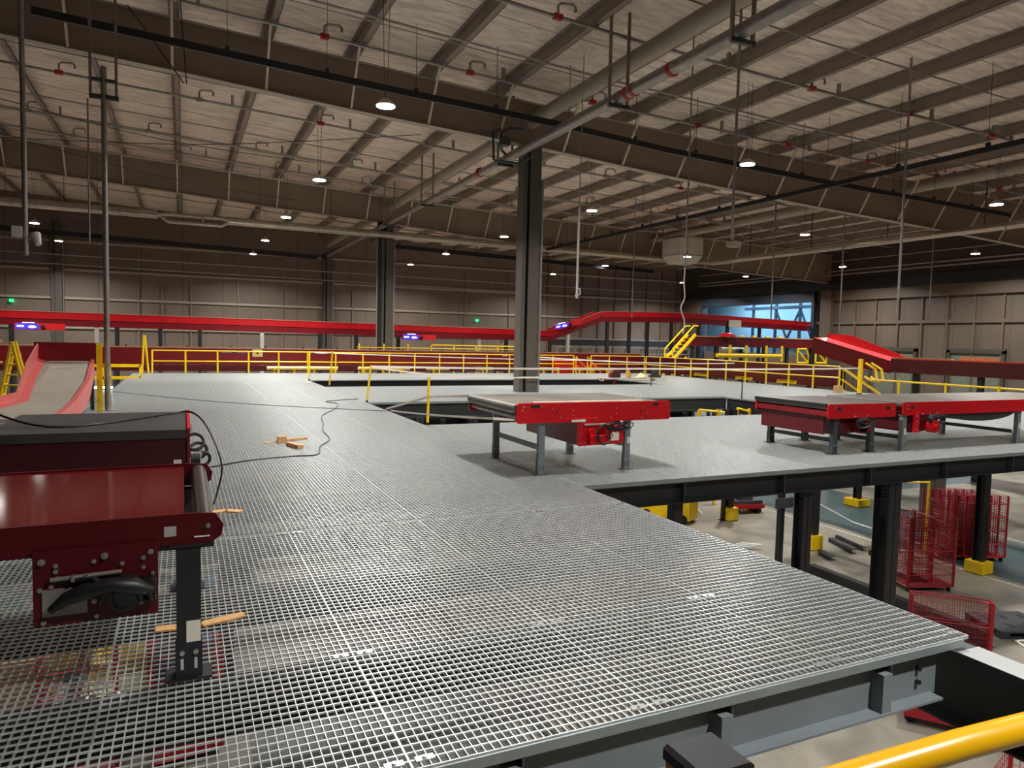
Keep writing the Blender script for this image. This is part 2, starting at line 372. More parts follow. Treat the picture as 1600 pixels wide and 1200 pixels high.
# ================================================================== roof services
def zr(x): return lerp(ZT, x)
branch = [(17.3, 0.055, 0), (22.2, 0.05, 1), (30.9, 0.05, 2), (37.2, 0.05, 3), (40.6, 0.045, 4), (49.5, 0.045, 5), (54.5, 0.045, 6)]
blab = ['above the red-topped conveyors in front of the near rafter', 'hung just before the near rafter', 'behind the near rafter', 'midway between the two rafters', 'just before the second rafter', 'beyond the second rafter', 'close to the back wall']
for y, r, n in branch:
    t = thing('sprinkler_pipe', 'thin sprinkler pipe with drops, ' + blab[n], 'sprinkler pipe', (11, y, zr(11)-0.1), 'sprinkler branch pipes')
    pts = [(x, y, zr(x)-0.1) for x in (-16, -8, 0, 12, 20, 33.7, 46)]
    b = MB(); b.tube(pts, r, 8); obj('pipe', b, M_galvd, t, True)
    if n == 0:
        pass
    x = (9.3 if n == 0 else 4.05)-0.17-4.65*3+(0, 0, 1.4, -0.6, 0.7, 0, 0)[n]
    while x < 40 and n < 5:
        z = zr(x)-0.1
        b = MB(); b.tube([(x, y, z), (x, y, z+0.3), (x+0.08, y-0.02, z+0.36), (x+0.42, y-0.05, z+0.38), (x+0.5, y-0.05, z+0.32), (x+0.5, y-0.05, z+0.2)], 0.04, 8)
        d = obj('sprinkler_drop', b, M_galvd, t, True)
        b = MB(); b.box(x-0.13, x+0.13, y-0.07, y+0.07, z-0.07, z+0.07); obj('red_clamp', b, M_redclamp if n < 3 and int(x*10) % 3 else M_galvd, t)
        b = MB(); b.box(x+1.15, x+1.25, y-0.05, y+0.05, z-0.1, z+0.35); obj('pipe_hanger', b, M_galvd, t)
        x += 4.65
# thin conduits and wires along the same direction
cnd = [(19.0, 0.02, 0.5, 'thin dark conduit strung below the roof in front of the near rafter'), (14.4, 0.014, 0.2, 'wire strung beneath the roof near the top edge of the picture'), (18.4, 0.01, 0.9, 'thin wire running under the conduit in front of the near rafter'),
       (26.4, 0.02, 0.3, 'thin conduit directly behind the near rafter'), (27.0, 0.015, 0.5, 'slim wire parallel to the conduit behind the near rafter'), (33.6, 0.018, 0.25, 'thin conduit halfway to the second rafter'), (42.1, 0.03, 0.2, 'pale conduit along the face of the second rafter'),
       (35.0, 0.012, 0.6, 'sagging wire between the two rafters'), (39.0, 0.012, 0.5, 'thin wire close before the second rafter')]
for y, r, dz, lab in cnd:
    b = MB(); b.tube([(x, y, zr(x)-dz-0.1) for x in (-16, -8, 0, 12, 20, 33.7, 46)], r*1.6, 6)
    single('conduit', b, M_galvd, lab, 'conduit')
    
# main sprinkler pipe with trapeze hangers
t = thing('main_water_pipe', 'thick grey main pipe hung left of the columns on paired hangers', 'pipe', (10.9, 20, 8.6))
b = MB(); b.tube([(10.9, 4, 8.66), (10.9, 24.4, 8.6)], 0.17, 16); obj('pipe', b, M_galvd, t, True)
b = MB(); b.tube([(10.9, 24.4, 8.6), (10.9, 60, 8.5)], 0.14, 16); obj('pipe', b, M_galvd, t, True)
for y in (12.2, 17.0, 24.6, 33.9, 41.0):
    b = MB(); b.box(10.6, 11.25, y-0.05, y+0.05, 8.36, 8.46); obj('trapeze', b, M_steel, t)
    for dx in (-0.28, 0.3):
        b = MB(); b.box(10.9+dx-0.035, 10.9+dx+0.035, y-0.035, y+0.035, 8.36, zr(10.9)+PD); obj('hanger', b, M_purl, t)
for y in (14.6, 16.2, 16.5, 27.0):
    b = MB(); b.tube([(10.9, y-0.06, 8.62), (10.9, y+0.06, 8.62)], 0.19, 16); obj('red_coupling', b, M_redclamp, t, True)
# manifold of the main at the near column
b = MB(); b.tube([(10.9, 24.2, 8.6), (10.5, 24.0, 8.75), (10.2, 23.4, 8.85), (10.2, 23.4, 9.2), (10.5, 23.3, 9.35), (11.0, 23.3, 9.4)], 0.05, 8)
b.tube([(10.0, 23.4, 8.2), (10.9, 23.4, 8.2), (11.3, 23.2, 8.45)], 0.05, 8); b.tube([(9.95, 23.4, 8.2), (9.9, 23.4, 9.2), (10.2, 23.4, 9.3)], 0.045, 8); b.box(10.2, 10.5, 23.2, 23.5, 8.75, 9.0)
obj('valve_manifold', b, M_steel, t, True)
# black busbar trunking
t = thing('busbar_trunking', 'long black busbar trunking crossing in front of the near rafter', 'busbar', (11, 21, 8.9))
pts = [(-3.28, 21, 9.6), (3.9, 21, 9.25), (11.2, 21, 9.0), (15.5, 21, 8.74), (23.2, 21, 8.5), (35.4, 21, 8.3)]
for a, c in zip(pts, pts[1:]):
    b = MB(); b.beam(a, c, 0.1, 0.19); obj('trunking', b, M_black, t)
x = -1.5
while x < 35:
    z = lerp([(p[0], p[2]) for p in pts], x)
    b = MB(); b.box(x-0.05, x+0.05, 20.96, 21.04, z+0.06, z+0.2); o = obj('bracket', b, M_black, t)
    b = MB(); b.box(x-0.006, x+0.006, 20.99, 21.01, z+0.2, zr(x)+PD); obj('drop_rod', b, M_steel, t)
    x += 2.62
# the one running away at the right: z-H = 0.274 x
t = thing('busbar_trunking', 'black busbar trunking running away at the right, crossing under the other one', 'busbar', (22.3, 20, 8.05))
b = MB(); b.beam((22.3, 5, 8.04), (22.3, 43.0, 8.04), 0.1, 0.17); obj('trunking', b, M_black, t)
for y in range(8, 43, 3):
    b = MB(); b.box(22.26, 22.34, y-0.06, y+0.06, 8.1, 8.24); obj('bracket', b, M_black, t)
    b = MB(); b.box(22.294, 22.306, y-0.006, y+0.006, 8.24, zr(22.3)+PD); obj('drop_rod', b, M_steel, t)
# silver foil ducts
t = thing('foil_duct', 'silver foil-wrapped duct crossing behind the columns below the second rafter', 'duct', (10, 43.3, 8.15))
b = MB(); b.tube([(x, 43.3, 8.22-0.003*x) for x in (-14, -8, -3, -1.2)], 0.22, 14); obj('duct_run', b, M_duct, t, True)
b = MB(); b.tube([(-1.2, 43.3, 8.22), (-0.6, 43.3, 8.3), (2.0, 43.3, 8.3), (2.4, 43.3, 8.2)], 0.12, 12); b.tube([(-1.0, 43.3, 8.15), (-0.7, 43.3, 7.9), (2.0, 43.3, 7.9), (2.3, 43.3, 8.1)], 0.1, 12); obj('bypass_loop', b, M_duct, t, True)
b = MB(); b.tube([(x, 43.3, 8.21-0.003*x) for x in (2.3, 8, 14, 20, 27, 33.7)], 0.22, 14); obj('duct_run', b, M_duct, t, True)
for x in range(-12, 35, 4):
    b = MB(); b.box(x-0.01, x+0.01, 43.29, 43.31, 8.3, zr(x)+PD); obj('duct_hanger', b, M_steel, t)
    b = MB(); b.tube([(x+1, 43.3, 8.205-0.003*x), (x+1.06, 43.3, 8.205-0.003*x)], 0.23, 14); obj('joint_band', b, M_galvd, t, True)
t = thing('foil_duct', 'silver foil-wrapped duct coming toward the right edge below the rafters', 'duct', (33.6, 25, 7.5))
b = MB(); b.tube([(33.6, 43.3, 8.1), (33.45, 39.3, 7.56), (33.55, 27, 7.54), (33.75, 6, 7.52)], 0.18, 14); obj('duct_run', b, M_duct, t, True)
for y in range(10, 38, 5):
    b = MB(); b.box(33.58, 33.62, y+1, y+1.04, 7.6, zr(33.6)+PD); obj('duct_hanger', b, M_steel, t)
    b = MB(); b.tube([(33.6, y, 7.54), (33.6, y+0.07, 7.54)], 0.195, 14); obj('joint_band', b, M_galvd, t, True)
# dark ducts and trays near the walls
b = MB(); b.beam((-14, 62.9, 9.25), (10.5, 62.9, 8.6), 0.3, 0.35); single('cable_ladder', b, M_black, 'black cable ladder high on the back wall, left half', 'cable ladder')
b = MB(); b.beam((11.0, 62.9, 8.6), (11.3, 45.5, 8.65), 0.3, 0.3); single('cable_ladder', b, M_black, 'black cable ladder running from the back wall to the second column', 'cable ladder')
b = MB(); b.beam((13, 50, 8.35), (36, 50, 7.9), 0.5, 0.3); [b.box(q-.02, q+.02, 49.98, 50.02, 8.0, zr(q)+PD) for q in (14, 20, 26, 32)]; single('dark_duct', b, M_black, 'dark duct under the roof beyond the second column', 'duct')
b = MB(); b.beam((-14, 47.2, 8.9), (9.5, 47.2, 8.85), 0.18, 0.18); [b.box(q-.015, q+.015, 47.185, 47.215, 8.9, zr(q)+PD) for q in (-12, -6, 0, 6)]; single('black_pipe', b, M_black, 'black pipe just above the silver duct at the left', 'pipe')
b = MB(); b.beam((34, 29.5, zr(34)-0.3), (47, 29.5, zr(47)-0.25), 0.5, 0.25); [b.box(q-.02, q+.02, 29.48, 29.52, zr(q)-0.2, zr(q)+PD) for q in (35, 40, 45)]; single('dark_duct', b, M_black, 'dark duct under the roof film at the upper right', 'duct')
b = MB(); b.beam((30, 47.0, zr(30)-0.6), (47, 47.0, zr(47)-0.5), 0.5, 0.25); [b.box(q-.02, q+.02, 46.98, 47.02, zr(q)-0.5, zr(q)+PD) for q in (31, 38, 45)]; single('dark_duct', b, M_black, 'dark duct beyond the second rafter at the right', 'duct')
for i, (z, y0, y1, rr) in enumerate(((8.2, -8, 60, 0.06), (7.9, -8, 60, 0.06), (9.0, -8, 60, 0.04))):
    b = MB(); b.tube([(XR-0.9, y0, z), (XR-0.9, y1, z)], rr, 10); single('wall_pipe', b, M_galvd, ['upper of the two shiny pipes above the dark crane beam on the right wall', 'lower of the two shiny pipes above the dark crane beam on the right wall', 'thin pipe right under the roof along the right wall'][i], 'pipe', smooth=True)
for i, (z, x0, x1) in enumerate(((7.6, -14, 48), (6.9, -14, 30))):
    b = MB(); b.tube([(x0, YB-0.6, z), (x1, YB-0.6, z-0.3)], 0.05, 8); single('wall_pipe', b, M_galvd, ['upper thin pipe along the back wall cladding', 'lower thin pipe along the back wall cladding'][i], 'pipe', smooth=True)

# ================================================================== high bay lamps
def make_lamp(x, y, z):
    t = thing('high_bay_lamp', 'round white high bay lamp', 'lamp', (x, y, z), 'high bay lamps')
    b = MB(); b.tube([(0,0,0.02), (0,0,0.05), (0,0,0.09), (0,0,0.16), (0,0,0.2)], [0.25, 0.255, 0.23, 0.14, 0.10], 20); obj('housing', b, M_white, t, True, False)
    b = MB(); b.tube([(0,0,0.0), (0,0,0.018)], 0.24, 20); obj('lens', b, mat('lamp_lens', (255, 252, 245), 0.4, 0, 0, emit=(255, 250, 240), estr=28), t, True, False)
    b = MB(); b.tube([(0,0,0.2), (0,0,0.36)], 0.05, 10); b.tube([(-0.12,0,0.28), (0,0,0.34), (0.12,0,0.28)], 0.01, 6); obj('driver', b, M_galvd, t, True, False)
    return t
LX = [-7.75, 4.9, 17.35, 30.9, 45.6]
LY = [8.6, 18.9, 29.0, 39.0, 49.3, 58.2]
proto = None; LD = bpy.data.lights.new('high_bay_light', 'AREA'); LD.shape = 'DISK'; LD.size = LAMP_SIZE; LD.energy = LAMP_W; LD.color = (1.0, 0.975, 0.935)
LD.spread = math.radians(148)
LD2 = LD.copy(); LD2.energy = LAMP_W*1.7
colname = ['far left column', 'column over the walkway', 'column right of the big pillar', 'column over the right conveyors', 'column by the right wall']
rowname = ['first', 'second', 'third', 'fourth', 'fifth', 'farthest']
for i, x in enumerate(LX):
    for j, y in enumerate(LY):
        if (i, j) == (0, 1) or (i, j) == (0, 0): continue
        z = LAMP_Z
        if (i, j) == (3, 3): y, z = 39.0, 7.75
        if proto is None: proto = make_lamp(x, y, z); r = proto
        else: r = dup(proto, (x, y, z), only=('housing', 'lens', 'driver'))
        r['label'] = 'lit round high bay lamp, %s in the %s' % (rowname[j], colname[i])
        b = MB(); top = zr(x)+PD-z
        b.tube([(-0.04,0,0.34), (-0.1,0,top)], 0.008, 5); b.tube([(0.04,0,0.34), (0.1,0,top)], 0.008, 5); obj('suspension_rods', b, M_steel, r, False, False)
        lo = bpy.data.objects.new('high_bay_light', LD2 if (i, j) in ((1, 2), (1, 3)) else LD); COL.objects.link(lo); lo.parent = r; lo.location = (0, 0, -0.02)
for (x, y) in ((4.9, -1.6), (17.35, -1.6)):
    r = dup(proto, (x, y, LAMP_Z), 'high bay lamp above and behind the camera, %s one' % ('left' if x < 10 else 'right'), only=('housing', 'lens', 'driver'))
    lo = bpy.data.objects.new('high_bay_light', LD); COL.objects.link(lo); lo.parent = r; lo.location = (0, 0, -0.02)

# ================================================================== mezzanine deck
PITX, PITY = 0.0442, 0.064
panel_cache = {}
def grating(x0, x1, y0, y1, label, group, clips=False):
    lx, ly = round(x1-x0-0.004, 3), round(y1-y0-0.045, 3); key = (lx, ly)
    if key not in panel_cache:
        b = MB(); n = max(2, round(lx/PITX)); m = max(2, round(ly/PITY))
        for i in range(n+1):
            x = -lx/2+lx*i/n; wd = 0.0022 if 0 < i < n else 0.003
            b.box(x-wd, x+wd, -ly/2, ly/2, -0.025, 0)
        for j in range(m+1):
            y = -ly/2+ly*j/m
            if j in (0, m): b.box(-lx/2, lx/2, y-0.003, y+0.003, -0.025, 0)
            else: b.box(-lx/2, lx/2, y-0.0038, y+0.0038, -0.009, 0.0008)
        me = b.mesh('grating_panel'); me.materials.append(M_galv); panel_cache[key] = me
    o = bpy.data.objects.new('grating_panel', panel_cache[key]); COL.objects.link(o)
    o.location = ((x0+x1)/2, (y0+y1)/2, 0); o['label'] = label; o['category'] = 'grating'; o['group'] = group
    if clips:
        for cx in (-lx/2+0.07, lx/2-0.07):
            for cy in (-ly/2+0.06, ly/2-0.06) if ly < 3 else (-ly/2+0.06, -ly/2+1.25, ly/2-0.06):
                b = MB(); b.box(cx-0.045, cx+0.045, cy-0.02, cy+0.02, 0.0015, 0.006); b.tube([(cx, cy, 0.004), (cx, cy, 0.014)], 0.012, 8)
                obj('saddle_clip', b, M_clip, o, world=False)
    return o
def tile(xs, ys, label, group, clips=0):
    for j in range(len(ys)-1):
        for i in range(len(xs)-1):
            grating(xs[i], xs[i+1], ys[j], ys[j+1], 'bar grating panel, %s row from the camera, %s from the left, %s' % (ORD[j], ORD[i], label), group, j < clips)
M_edge = mat('dull_zinc_edge', (138, 146, 146), 0.45, 0.3, 0.08, 6)
def span(a, c, step):
    n = max(1, round((c-a)/step)); return [a+(c-a)*k/n for k in range(n+1)]
RX = 26.3
tile([-2.1, -1.725, -0.4, 0.925, 2.25, 3.575, 4.82], [2.93, 7.15, 11.6, 16.1, 20.6, 25.0, 29.5, 34.0, 37.0], 'main walkway', 'grating panels of the main walkway', 1)
tile(span(4.82, RX, 1.325), [8.09, 11.6, 15.0], 'cross deck', 'grating panels of the near cross deck')
tile(span(4.82, 18.1, 1.325), [20.4, 23.8, 27.2], 'strip between openings', 'grating panels between the openings')
tile(span(4.82, 20.5, 1.325), [31.3, 34.15, 37.0], 'far railing strip', 'grating panels along the far railing')
tile(span(20.5, RX, 1.325), span(15.0, 37.0, 4.4), 'right-hand deck', 'grating panels of the right-hand deck')
tile(span(18.1, 20.5, 1.2), [15.0, 19.1, 23.2, 27.2], 'right of near opening', 'grating panels right of the opening')
GB = 'mezzanine beams'
def ybeam(x, y0, y1, label, h=0.42, m=M_steel, top=-0.045, w=0.2):
    b = MB(); b.hbeam((x, y0, top-h/2), (x, y1, top-h/2), h, w); return single('deck_beam', b, m, label, 'steel beam', GB)
def xbeam(y, x0, x1, label, h=0.30, m=M_steel, top=-0.045, w=0.15):
    b = MB(); b.hbeam((x0, y, top-h/2), (x1, y, top-h/2), h, w); return single('deck_beam', b, m, label, 'steel beam', GB)
for qi, y in enumerate([4.22, 5.75]+[7.5+1.49*k for k in range(0, 20)]):
    xbeam(y, -2.05, 4.62, 'dark secondary beam below the main walkway grating, %s from the camera' % ORD[qi], m=M_black, h=0.28)
ybeam(-2.1, 2.95, 36.9, 'girder under the left edge of the main walkway')
ybeam(4.72, 8.2, 36.9, 'girder under the right edge of the main walkway', m=M_black, h=0.5)
ybeam(0.6, 7.3, 36.9, 'inner girder under the middle of the main walkway', h=0.4, top=-0.35)
xbeam(8.19, 4.85, RX, 'deep black edge girder of the cross deck facing the camera', h=0.31, m=M_black, top=-0.05, w=0.22)
xbeam(14.9, 4.85, RX, 'edge girder of the cross deck at the near opening', h=0.31, m=M_black, w=0.22)
xbeam(20.5, 4.85, 18.1, 'dark girder facing the near opening, beyond it', h=0.42, m=M_steel, w=0.22)
xbeam(27.1, 4.85, 18.1, 'girder at the camera side of the far opening', h=0.45, m=M_black, w=0.22)
xbeam(31.4, 4.85, 20.4, 'black girder facing the far opening, beyond it', h=0.6, m=M_black, w=0.22)
xbeam(36.9, -2.1, RX, 'girder below the far yellow railing', h=0.4, m=M_black, w=0.22)
ybeam(18.15, 15.1, 20.3, 'girder on the right side of the near opening', m=M_steel, h=0.5)
ybeam(20.45, 27.3, 31.3, 'girder on the right side of the far opening', m=M_black, h=0.5)
ybeam(RX-0.1, 8.3, 36.8, 'girder under the right-hand railing', m=M_black, h=0.5)
for k in range(1, 12):
    ybeam(4.82+1.95*k-0.3, 8.35, 14.75, 'secondary beam under the cross deck grating, %s from the left' % ORD[k-1], h=0.28, m=M_steel, w=0.12)
# toe edge angle along the camera side of the cross deck
b = MB(); b.box(4.84, RX, 8.07, 8.085, -0.05, 0.012); single('edge_angle', b, M_edge, 'galvanised edge angle along the front of the cross deck', 'edge trim')
b = MB(); b.box(4.825, 4.835, 8.1, 36.9, -0.045, 0.004); single('edge_angle', b, M_edge, 'galvanised edge bar along the openings side of the main walkway', 'edge trim')
b = MB(); b.box(4.84, 18.1, 20.385, 20.398, -0.05, 0.01); single('edge_angle', b, M_edge, 'galvanised edge bar at the near opening, far side', 'edge trim')
# near edge: channel beam with stiffeners, blue grey
for k in range(11):
    b = MB(); b.box(6.52+1.93*k-0.008, 6.52+1.93*k+0.008, 8.09, 8.19, -0.345, -0.065); single('beam_stiffener', b, M_steel, 'stiffener plate on the black girder of the cross deck, %s from the left' % ORD[k], 'steel plate', 'stiffeners of the cross deck girder')
t = thing('edge_channel', 'blue-grey channel beam with stiffener plates under the near edge of the walkway', 'steel beam', (1.3, 2.95, -0.4))
b = MB(); b.box(-2.1, 4.55, 2.985, 3.0, -0.36, -0.05); b.box(-2.1, 4.5, 2.89, 2.985, -0.36, -0.345); b.box(-2.1, 4.55, 2.93, 2.985, -0.062, -0.047); obj('channel', b, M_steelb, t)
b = MB(); b.box(-2.1, 4.72, 2.915, 2.925, -0.05, 0.003); obj('edge_strip', b, M_edge, t)
for x in (3.98, 2.70, 1.42, 0.14):
    b = MB(); b.box(x-0.05, x+0.03, 2.90, 2.985, -0.345, -0.10); obj('stiffener', b, M_steelb, t)
    b = MB(); b.box(x+0.03, x+0.042, 2.915, 2.985, -0.34, -0.06); obj('stiffener_plate', b, M_steel, t)
for z in (-0.16, -0.25):
    b = MB(); b.tube([(4.36, 2.986, z), (4.36, 2.96, z)], 0.016, 8); obj('bolt', b, M_black, t, True)
# girder running on towards the camera at the right
b = MB(); b.hbeam((4.74, -3.5, -0.32), (4.74, 8.1, -0.32), 0.50, 0.22); single('near_girder', b, mat('girder_two_tone', (60, 64, 66), 0.45, 0, 0.05), 'dark girder with pale top flange running on toward the camera at the lower right', 'steel beam')
b = MB(); b.box(4.63, 4.85, -3.5, 2.9, -0.069, -0.063); single('flange_plate', b, mat('pale_flange', (150, 154, 152), 0.5, 0, 0.05), 'pale grey plate on top of the near girder at the lower right', 'steel plate')
# deck columns down to the hall floor
def deckcol(x, y, wd, label, top=-0.5, m=M_black, h=True):
    t = thing('deck_column', label, 'column', (x, y, FLOOR), 'columns carrying the mezzanine')
    b = MB(); dz = top-FLOOR
    if h: b.box(-wd/2, wd/2, -wd/2, -wd/2+0.015, 0, dz); b.box(-wd/2, wd/2, wd/2-0.015, wd/2, 0, dz); b.box(-0.006, 0.006, -wd/2, wd/2, 0, dz)
    else: b.box(-wd/2, wd/2, -wd/2, wd/2, 0, dz)
    obj('shaft', b, m, t, world=False)
    b = MB(); b.box(-wd/2-0.06, wd/2+0.06, -wd/2-0.06, wd/2+0.06, 0, 0.02); obj('base_plate', b, m, t, world=False)
    return t
def guard(t, wd, z=0.4):
    b = MB(); b.box(-wd, wd, -wd, wd, 0.02, z); obj('yellow_guard', b, M_yel, t, world=False)
deckcol(11.12, 8.33, 0.30, 'thick dark column under the cross deck in front of the red roll cages', -0.36)
deckcol(9.12, 8.33, 0.20, 'thick dark column under the cross deck, second from the right', -0.36)
deckcol(6.55, 8.33, 0.16, 'thin dark post under the left end of the cross deck', -0.36, h=False)
c = deckcol(13.38, 12.9, 0.13, 'dark post with a small crossbar below the cross deck', -0.34, h=False)
b = MB(); b.box(-0.28, 0.28, -0.12, -0.08, 1.55, 1.8); obj('cross_plate', b, M_steel, c, world=False)
c = deckcol(15.6, 13.9, 0.24, 'dark column with a yellow guard beside the loose steel channels', -0.34); guard(c, 0.2)
c = deckcol(17.95, 10.85, 0.22, 'dark column with a yellow guard between the two groups of red cages', -0.34); guard(c, 0.22, 0.3)
c = deckcol(15.65, 17.2, 0.18, 'dark column with a yellow guard beside the red pallet truck', -0.1); guard(c, 0.2)
deckcol(15.4, 17.2, 0.1, 'slim post left of the yellow guard by the red pallet truck', -0.1, h=False)
c = deckcol(21.4, 17.2, 0.2, 'distant column with a yellow guard beyond the teal floor lane', -0.1); guard(c, 0.3, 0.25)
b = MB(); b.box(20.95, 21.45, 14.1, 14.6, FLOOR, -0.35); single('deck_column', b, M_col, 'broad brown column behind the red and white barrel', 'column', 'columns carrying the mezzanine')
for (x, y, lb) in ((4.72, 15, 'right edge, nearest'), (4.72, 21, 'right edge, second'), (4.72, 27, 'right edge, third'), (4.72, 31.4, 'right edge, farthest'), (-2.1, 8, 'left edge, nearest'), (-2.1, 15, 'left edge, second'), (-2.1, 23, 'left edge, farthest'), (0.6, 12, 'middle, nearer'), (0.6, 22, 'middle, farther')):
    deckcol(x, y, 0.22, 'dark column under the main walkway, ' + lb, -0.56)
for qi, x in enumerate((7.2, 8.1, 9.2, 10.4, 12.4, 14.6, 16.4)):
    deckcol(x, 20.5, 0.14, 'dark post below the far side of the near opening, %s from the left' % ORD[qi], -0.56, h=False)

# ================================================================== floor below
b = MB()
def flat(poly, m, label, nm, z=0.004, cat='floor marking'):
    b = MB(); b.prism([(x, y, FLOOR) for x, y in poly], (0, 0, z)); return single(nm, b, m, label, cat)
flat([(18.0, 4.0), (21.4, 4.0), (21.7, 12.0), (22.3, 15.5), (22.85, 17.5), (22.6, 21.0), (19.5, 23), (17.4, 22.5), (18.2, 18.1), (18.3, 15.4), (18.1, 13.9), (18.1, 10.3)], M_teal, 'teal painted lane on the hall floor right of the dark columns', 'painted_lane')
for i, pts in enumerate(([(22.95, 4), (22.0, 12.0), (22.5, 15.5), (23.0, 17.5), (23.0, 22)], [(17.8, 4), (17.8, 10.3), (17.95, 15.4), (17.8, 18.1), (17.2, 22)])):
    b = MB()
    for (x0, y0), (x1, y1) in zip(pts, pts[1:]): b.beam((x0, y0, FLOOR+0.003), (x1, y1, FLOOR+0.003), 0.07, 0.006)
    single('lane_line', b, mat('lane_line_paint', (178, 178, 164), 0.6), 'thin pale line along the %s side of the teal lane' % ('far' if i == 0 else 'near'), 'floor marking')
def cage(name, x, y, rz, w, d, h, label, m=M_dred, z0=0.12, group=None, base=True, step=0.1):
    t = thing(name, label, 'roll cage', (x, y, FLOOR), group); t.rotation_euler[2] = rz
    fr = 0.028
    for (sx, sy) in ((-1,-1),(1,-1),(-1,1),(1,1)):
        b = MB(); b.tube([(sx*w/2, sy*d/2, z0), (sx*w/2, sy*d/2, h)], fr, 6); obj('post', b, m, t, world=False)
    def mesh_panel(a, c):
        b = MB(); a, c = Vector(a), Vector(c); L = (c-a).length; u = (c-a)/L
        n = int(L/step)
        for k in range(n+1):
            p = a+u*(L*k/n); b.tube([(p.x, p.y, z0), (p.x, p.y, h)], 0.004, 4, False)
        m_ = int((h-z0)/step)
        for k in range(m_+1):
            z = z0+(h-z0)*k/m_; b.tube([(a.x, a.y, z), (c.x, c.y, z)], 0.004 if k % 5 else 0.013, 4, False)
        obj('mesh_panel', b, m, t, world=False)
    A = (-w/2, -d/2, 0); B = (w/2, -d/2, 0); C_ = (w/2, d/2, 0); D_ = (-w/2, d/2, 0)
    mesh_panel(A, B); mesh_panel(D_, C_); mesh_panel(A, D_); mesh_panel(B, C_)
    if base:
        b = MB(); b.box(-w/2, w/2, -d/2, d/2, z0, z0+0.04); obj('base', b, m, t, world=False)
        for (sx, sy) in ((-1,-1),(1,-1),(-1,1),(1,1)):
            b = MB(); b.tube([(sx*(w/2-0.06)-0.015, sy*(d/2-0.06), 0.06), (sx*(w/2-0.06)+0.015, sy*(d/2-0.06), 0.06)], 0.06, 10); obj('castor', b, M_rub, t, True, False)
    return t
M_cage = mat('cage_red', (150, 20, 34), 0.4, 0, 0.05)
cage('roll_cage', 15.55, 10.75, -0.35, 1.1, 0.85, 1.72, 'tall red wire roll cage standing behind the thick dark column', M_cage, step=0.055)
cage('roll_cage', 15.5, 10.92, -0.35, 0.55, 0.7, 1.66, 'narrower red wire cage nested inside the tall one behind the thick dark column', M_cage, step=0.06)
for k in range(5):
    cage('roll_cage', 18.55+0.16*k, 12.1-0.12*k, -0.35, 0.9, 0.7, 1.75, 'red wire roll cage nested in the row behind the yellow one, %s' % ['first', 'second', 'third', 'fourth', 'last and farthest right'][k], M_cage, step=0.07, group='nested red roll cages')
t = thing('notice_board', 'yellow framed pale notice board beside the nested red cages', 'frame', (17.3, 12.75, FLOOR)); t.rotation_euler[2] = -0.35
b = MB(); b.tube([(-0.55,0,0), (-0.55,0,1.95), (0.95,0,1.95), (0.95,0,0)], 0.035, 8); obj('frame', b, M_yel, t, True, False)
b = MB(); b.box(-0.5, 0.0, 0.01, 0.03, 0.3, 1.85); obj('board', b, mat('pale_green_board', (186, 190, 160), 0.6), t, world=False)
# low cage by the deck corner, on its side
t = cage('low_cage', 12.9, 8.25, -0.78, 1.3, 0.16, 0.95, 'low red wire mesh gate leaning by the near deck corner', M_cage, z0=0.02, base=False, step=0.085)
t['category'] = 'gate'
t = thing('cage_base', 'red wheeled cage base below the near girder', 'trolley base', (10.5, 6.3, FLOOR)); t.rotation_euler[2] = -0.9
b = MB(); b.box(-0.9, 0.9, -0.35, 0.35, 0.2, 0.26); b.box(-0.9, 0.9, -0.4, -0.35, 0.12, 0.34); obj('platform', b, M_cage, t, world=False)
for sx in (-0.8, 0.8):
    for sy in (-0.3, 0.3):
        b = MB(); b.tube([(sx, sy-0.02, 0.09), (sx, sy+0.02, 0.09)], 0.09, 10); obj('castor', b, M_rub, t, True, False)
cage('roll_cage', 9.0, 4.6, 0.3, 1.1, 0.8, 0.6, 'low red wire cage under the yellow handrail at the lower right corner', M_cage)
t = thing('pallet', 'black plastic pallet on the hall floor right of the low red gate', 'pallet', (14.95, 8.35, FLOOR)); t.rotation_euler[2] = -0.35
b = MB(); b.box(-0.6, 0.6, -0.5, 0.5, 0.11, 0.15)
for i in range(3):
    b.box(-0.6, 0.6, -0.5+0.42*i, -0.36+0.42*i, 0, 0.03)
    for j in range(3): b.box(-0.6+0.5*j, -0.42+0.5*j, -0.5+0.42*i, -0.36+0.42*i, 0.03, 0.11)
obj('deck', b, M_plast, t, world=False)
for k in range(5):
    b = MB(); b.box(-0.45+0.2*k, -0.33+0.2*k, (-0.3 if k % 2 else 0.12), (-0.12 if k % 2 else 0.3), 0.15, 0.153); obj('anti_slip_pad', b, M_rub, t, world=False)
# steel members lying about
def member(a, c, wd, ht, m, lab, nm='steel_channel'):
    b = MB(); b.beam((a[0], a[1], FLOOR+ht/2), (c[0], c[1], FLOOR+ht/2), 0.01, ht); b.beam((a[0]+wd/2, a[1], FLOOR+ht-0.005), (c[0]+wd/2, c[1], FLOOR+ht-0.005), wd, 0.01); b.beam((a[0]+wd/2, a[1], FLOOR+0.005), (c[0]+wd/2, c[1], FLOOR+0.005), wd, 0.01)
    single(nm, b, m, lab, 'steel member')
member((13.6, 12.2), (13.5, 7.9), 0.2, 0.3, M_black, 'long black channel lying on the floor behind the walkway edge')
member((16.6, 14.2), (16.2, 13.1), 0.16, 0.12, M_black, 'short black channel lying right of the yellow column guard')
member((17.1, 14.4), (16.75, 13.2), 0.1, 0.1, M_black, 'thin black angle lying beside the short channels')
member((16.6, 12.9), (16.4, 12.0), 0.14, 0.14, M_black, 'short black channel lying alone nearer the camera')
member((15.3, 13.4), (15.15, 12.9), 0.2, 0.1, M_black, 'small black offcut below the yellow column guard')
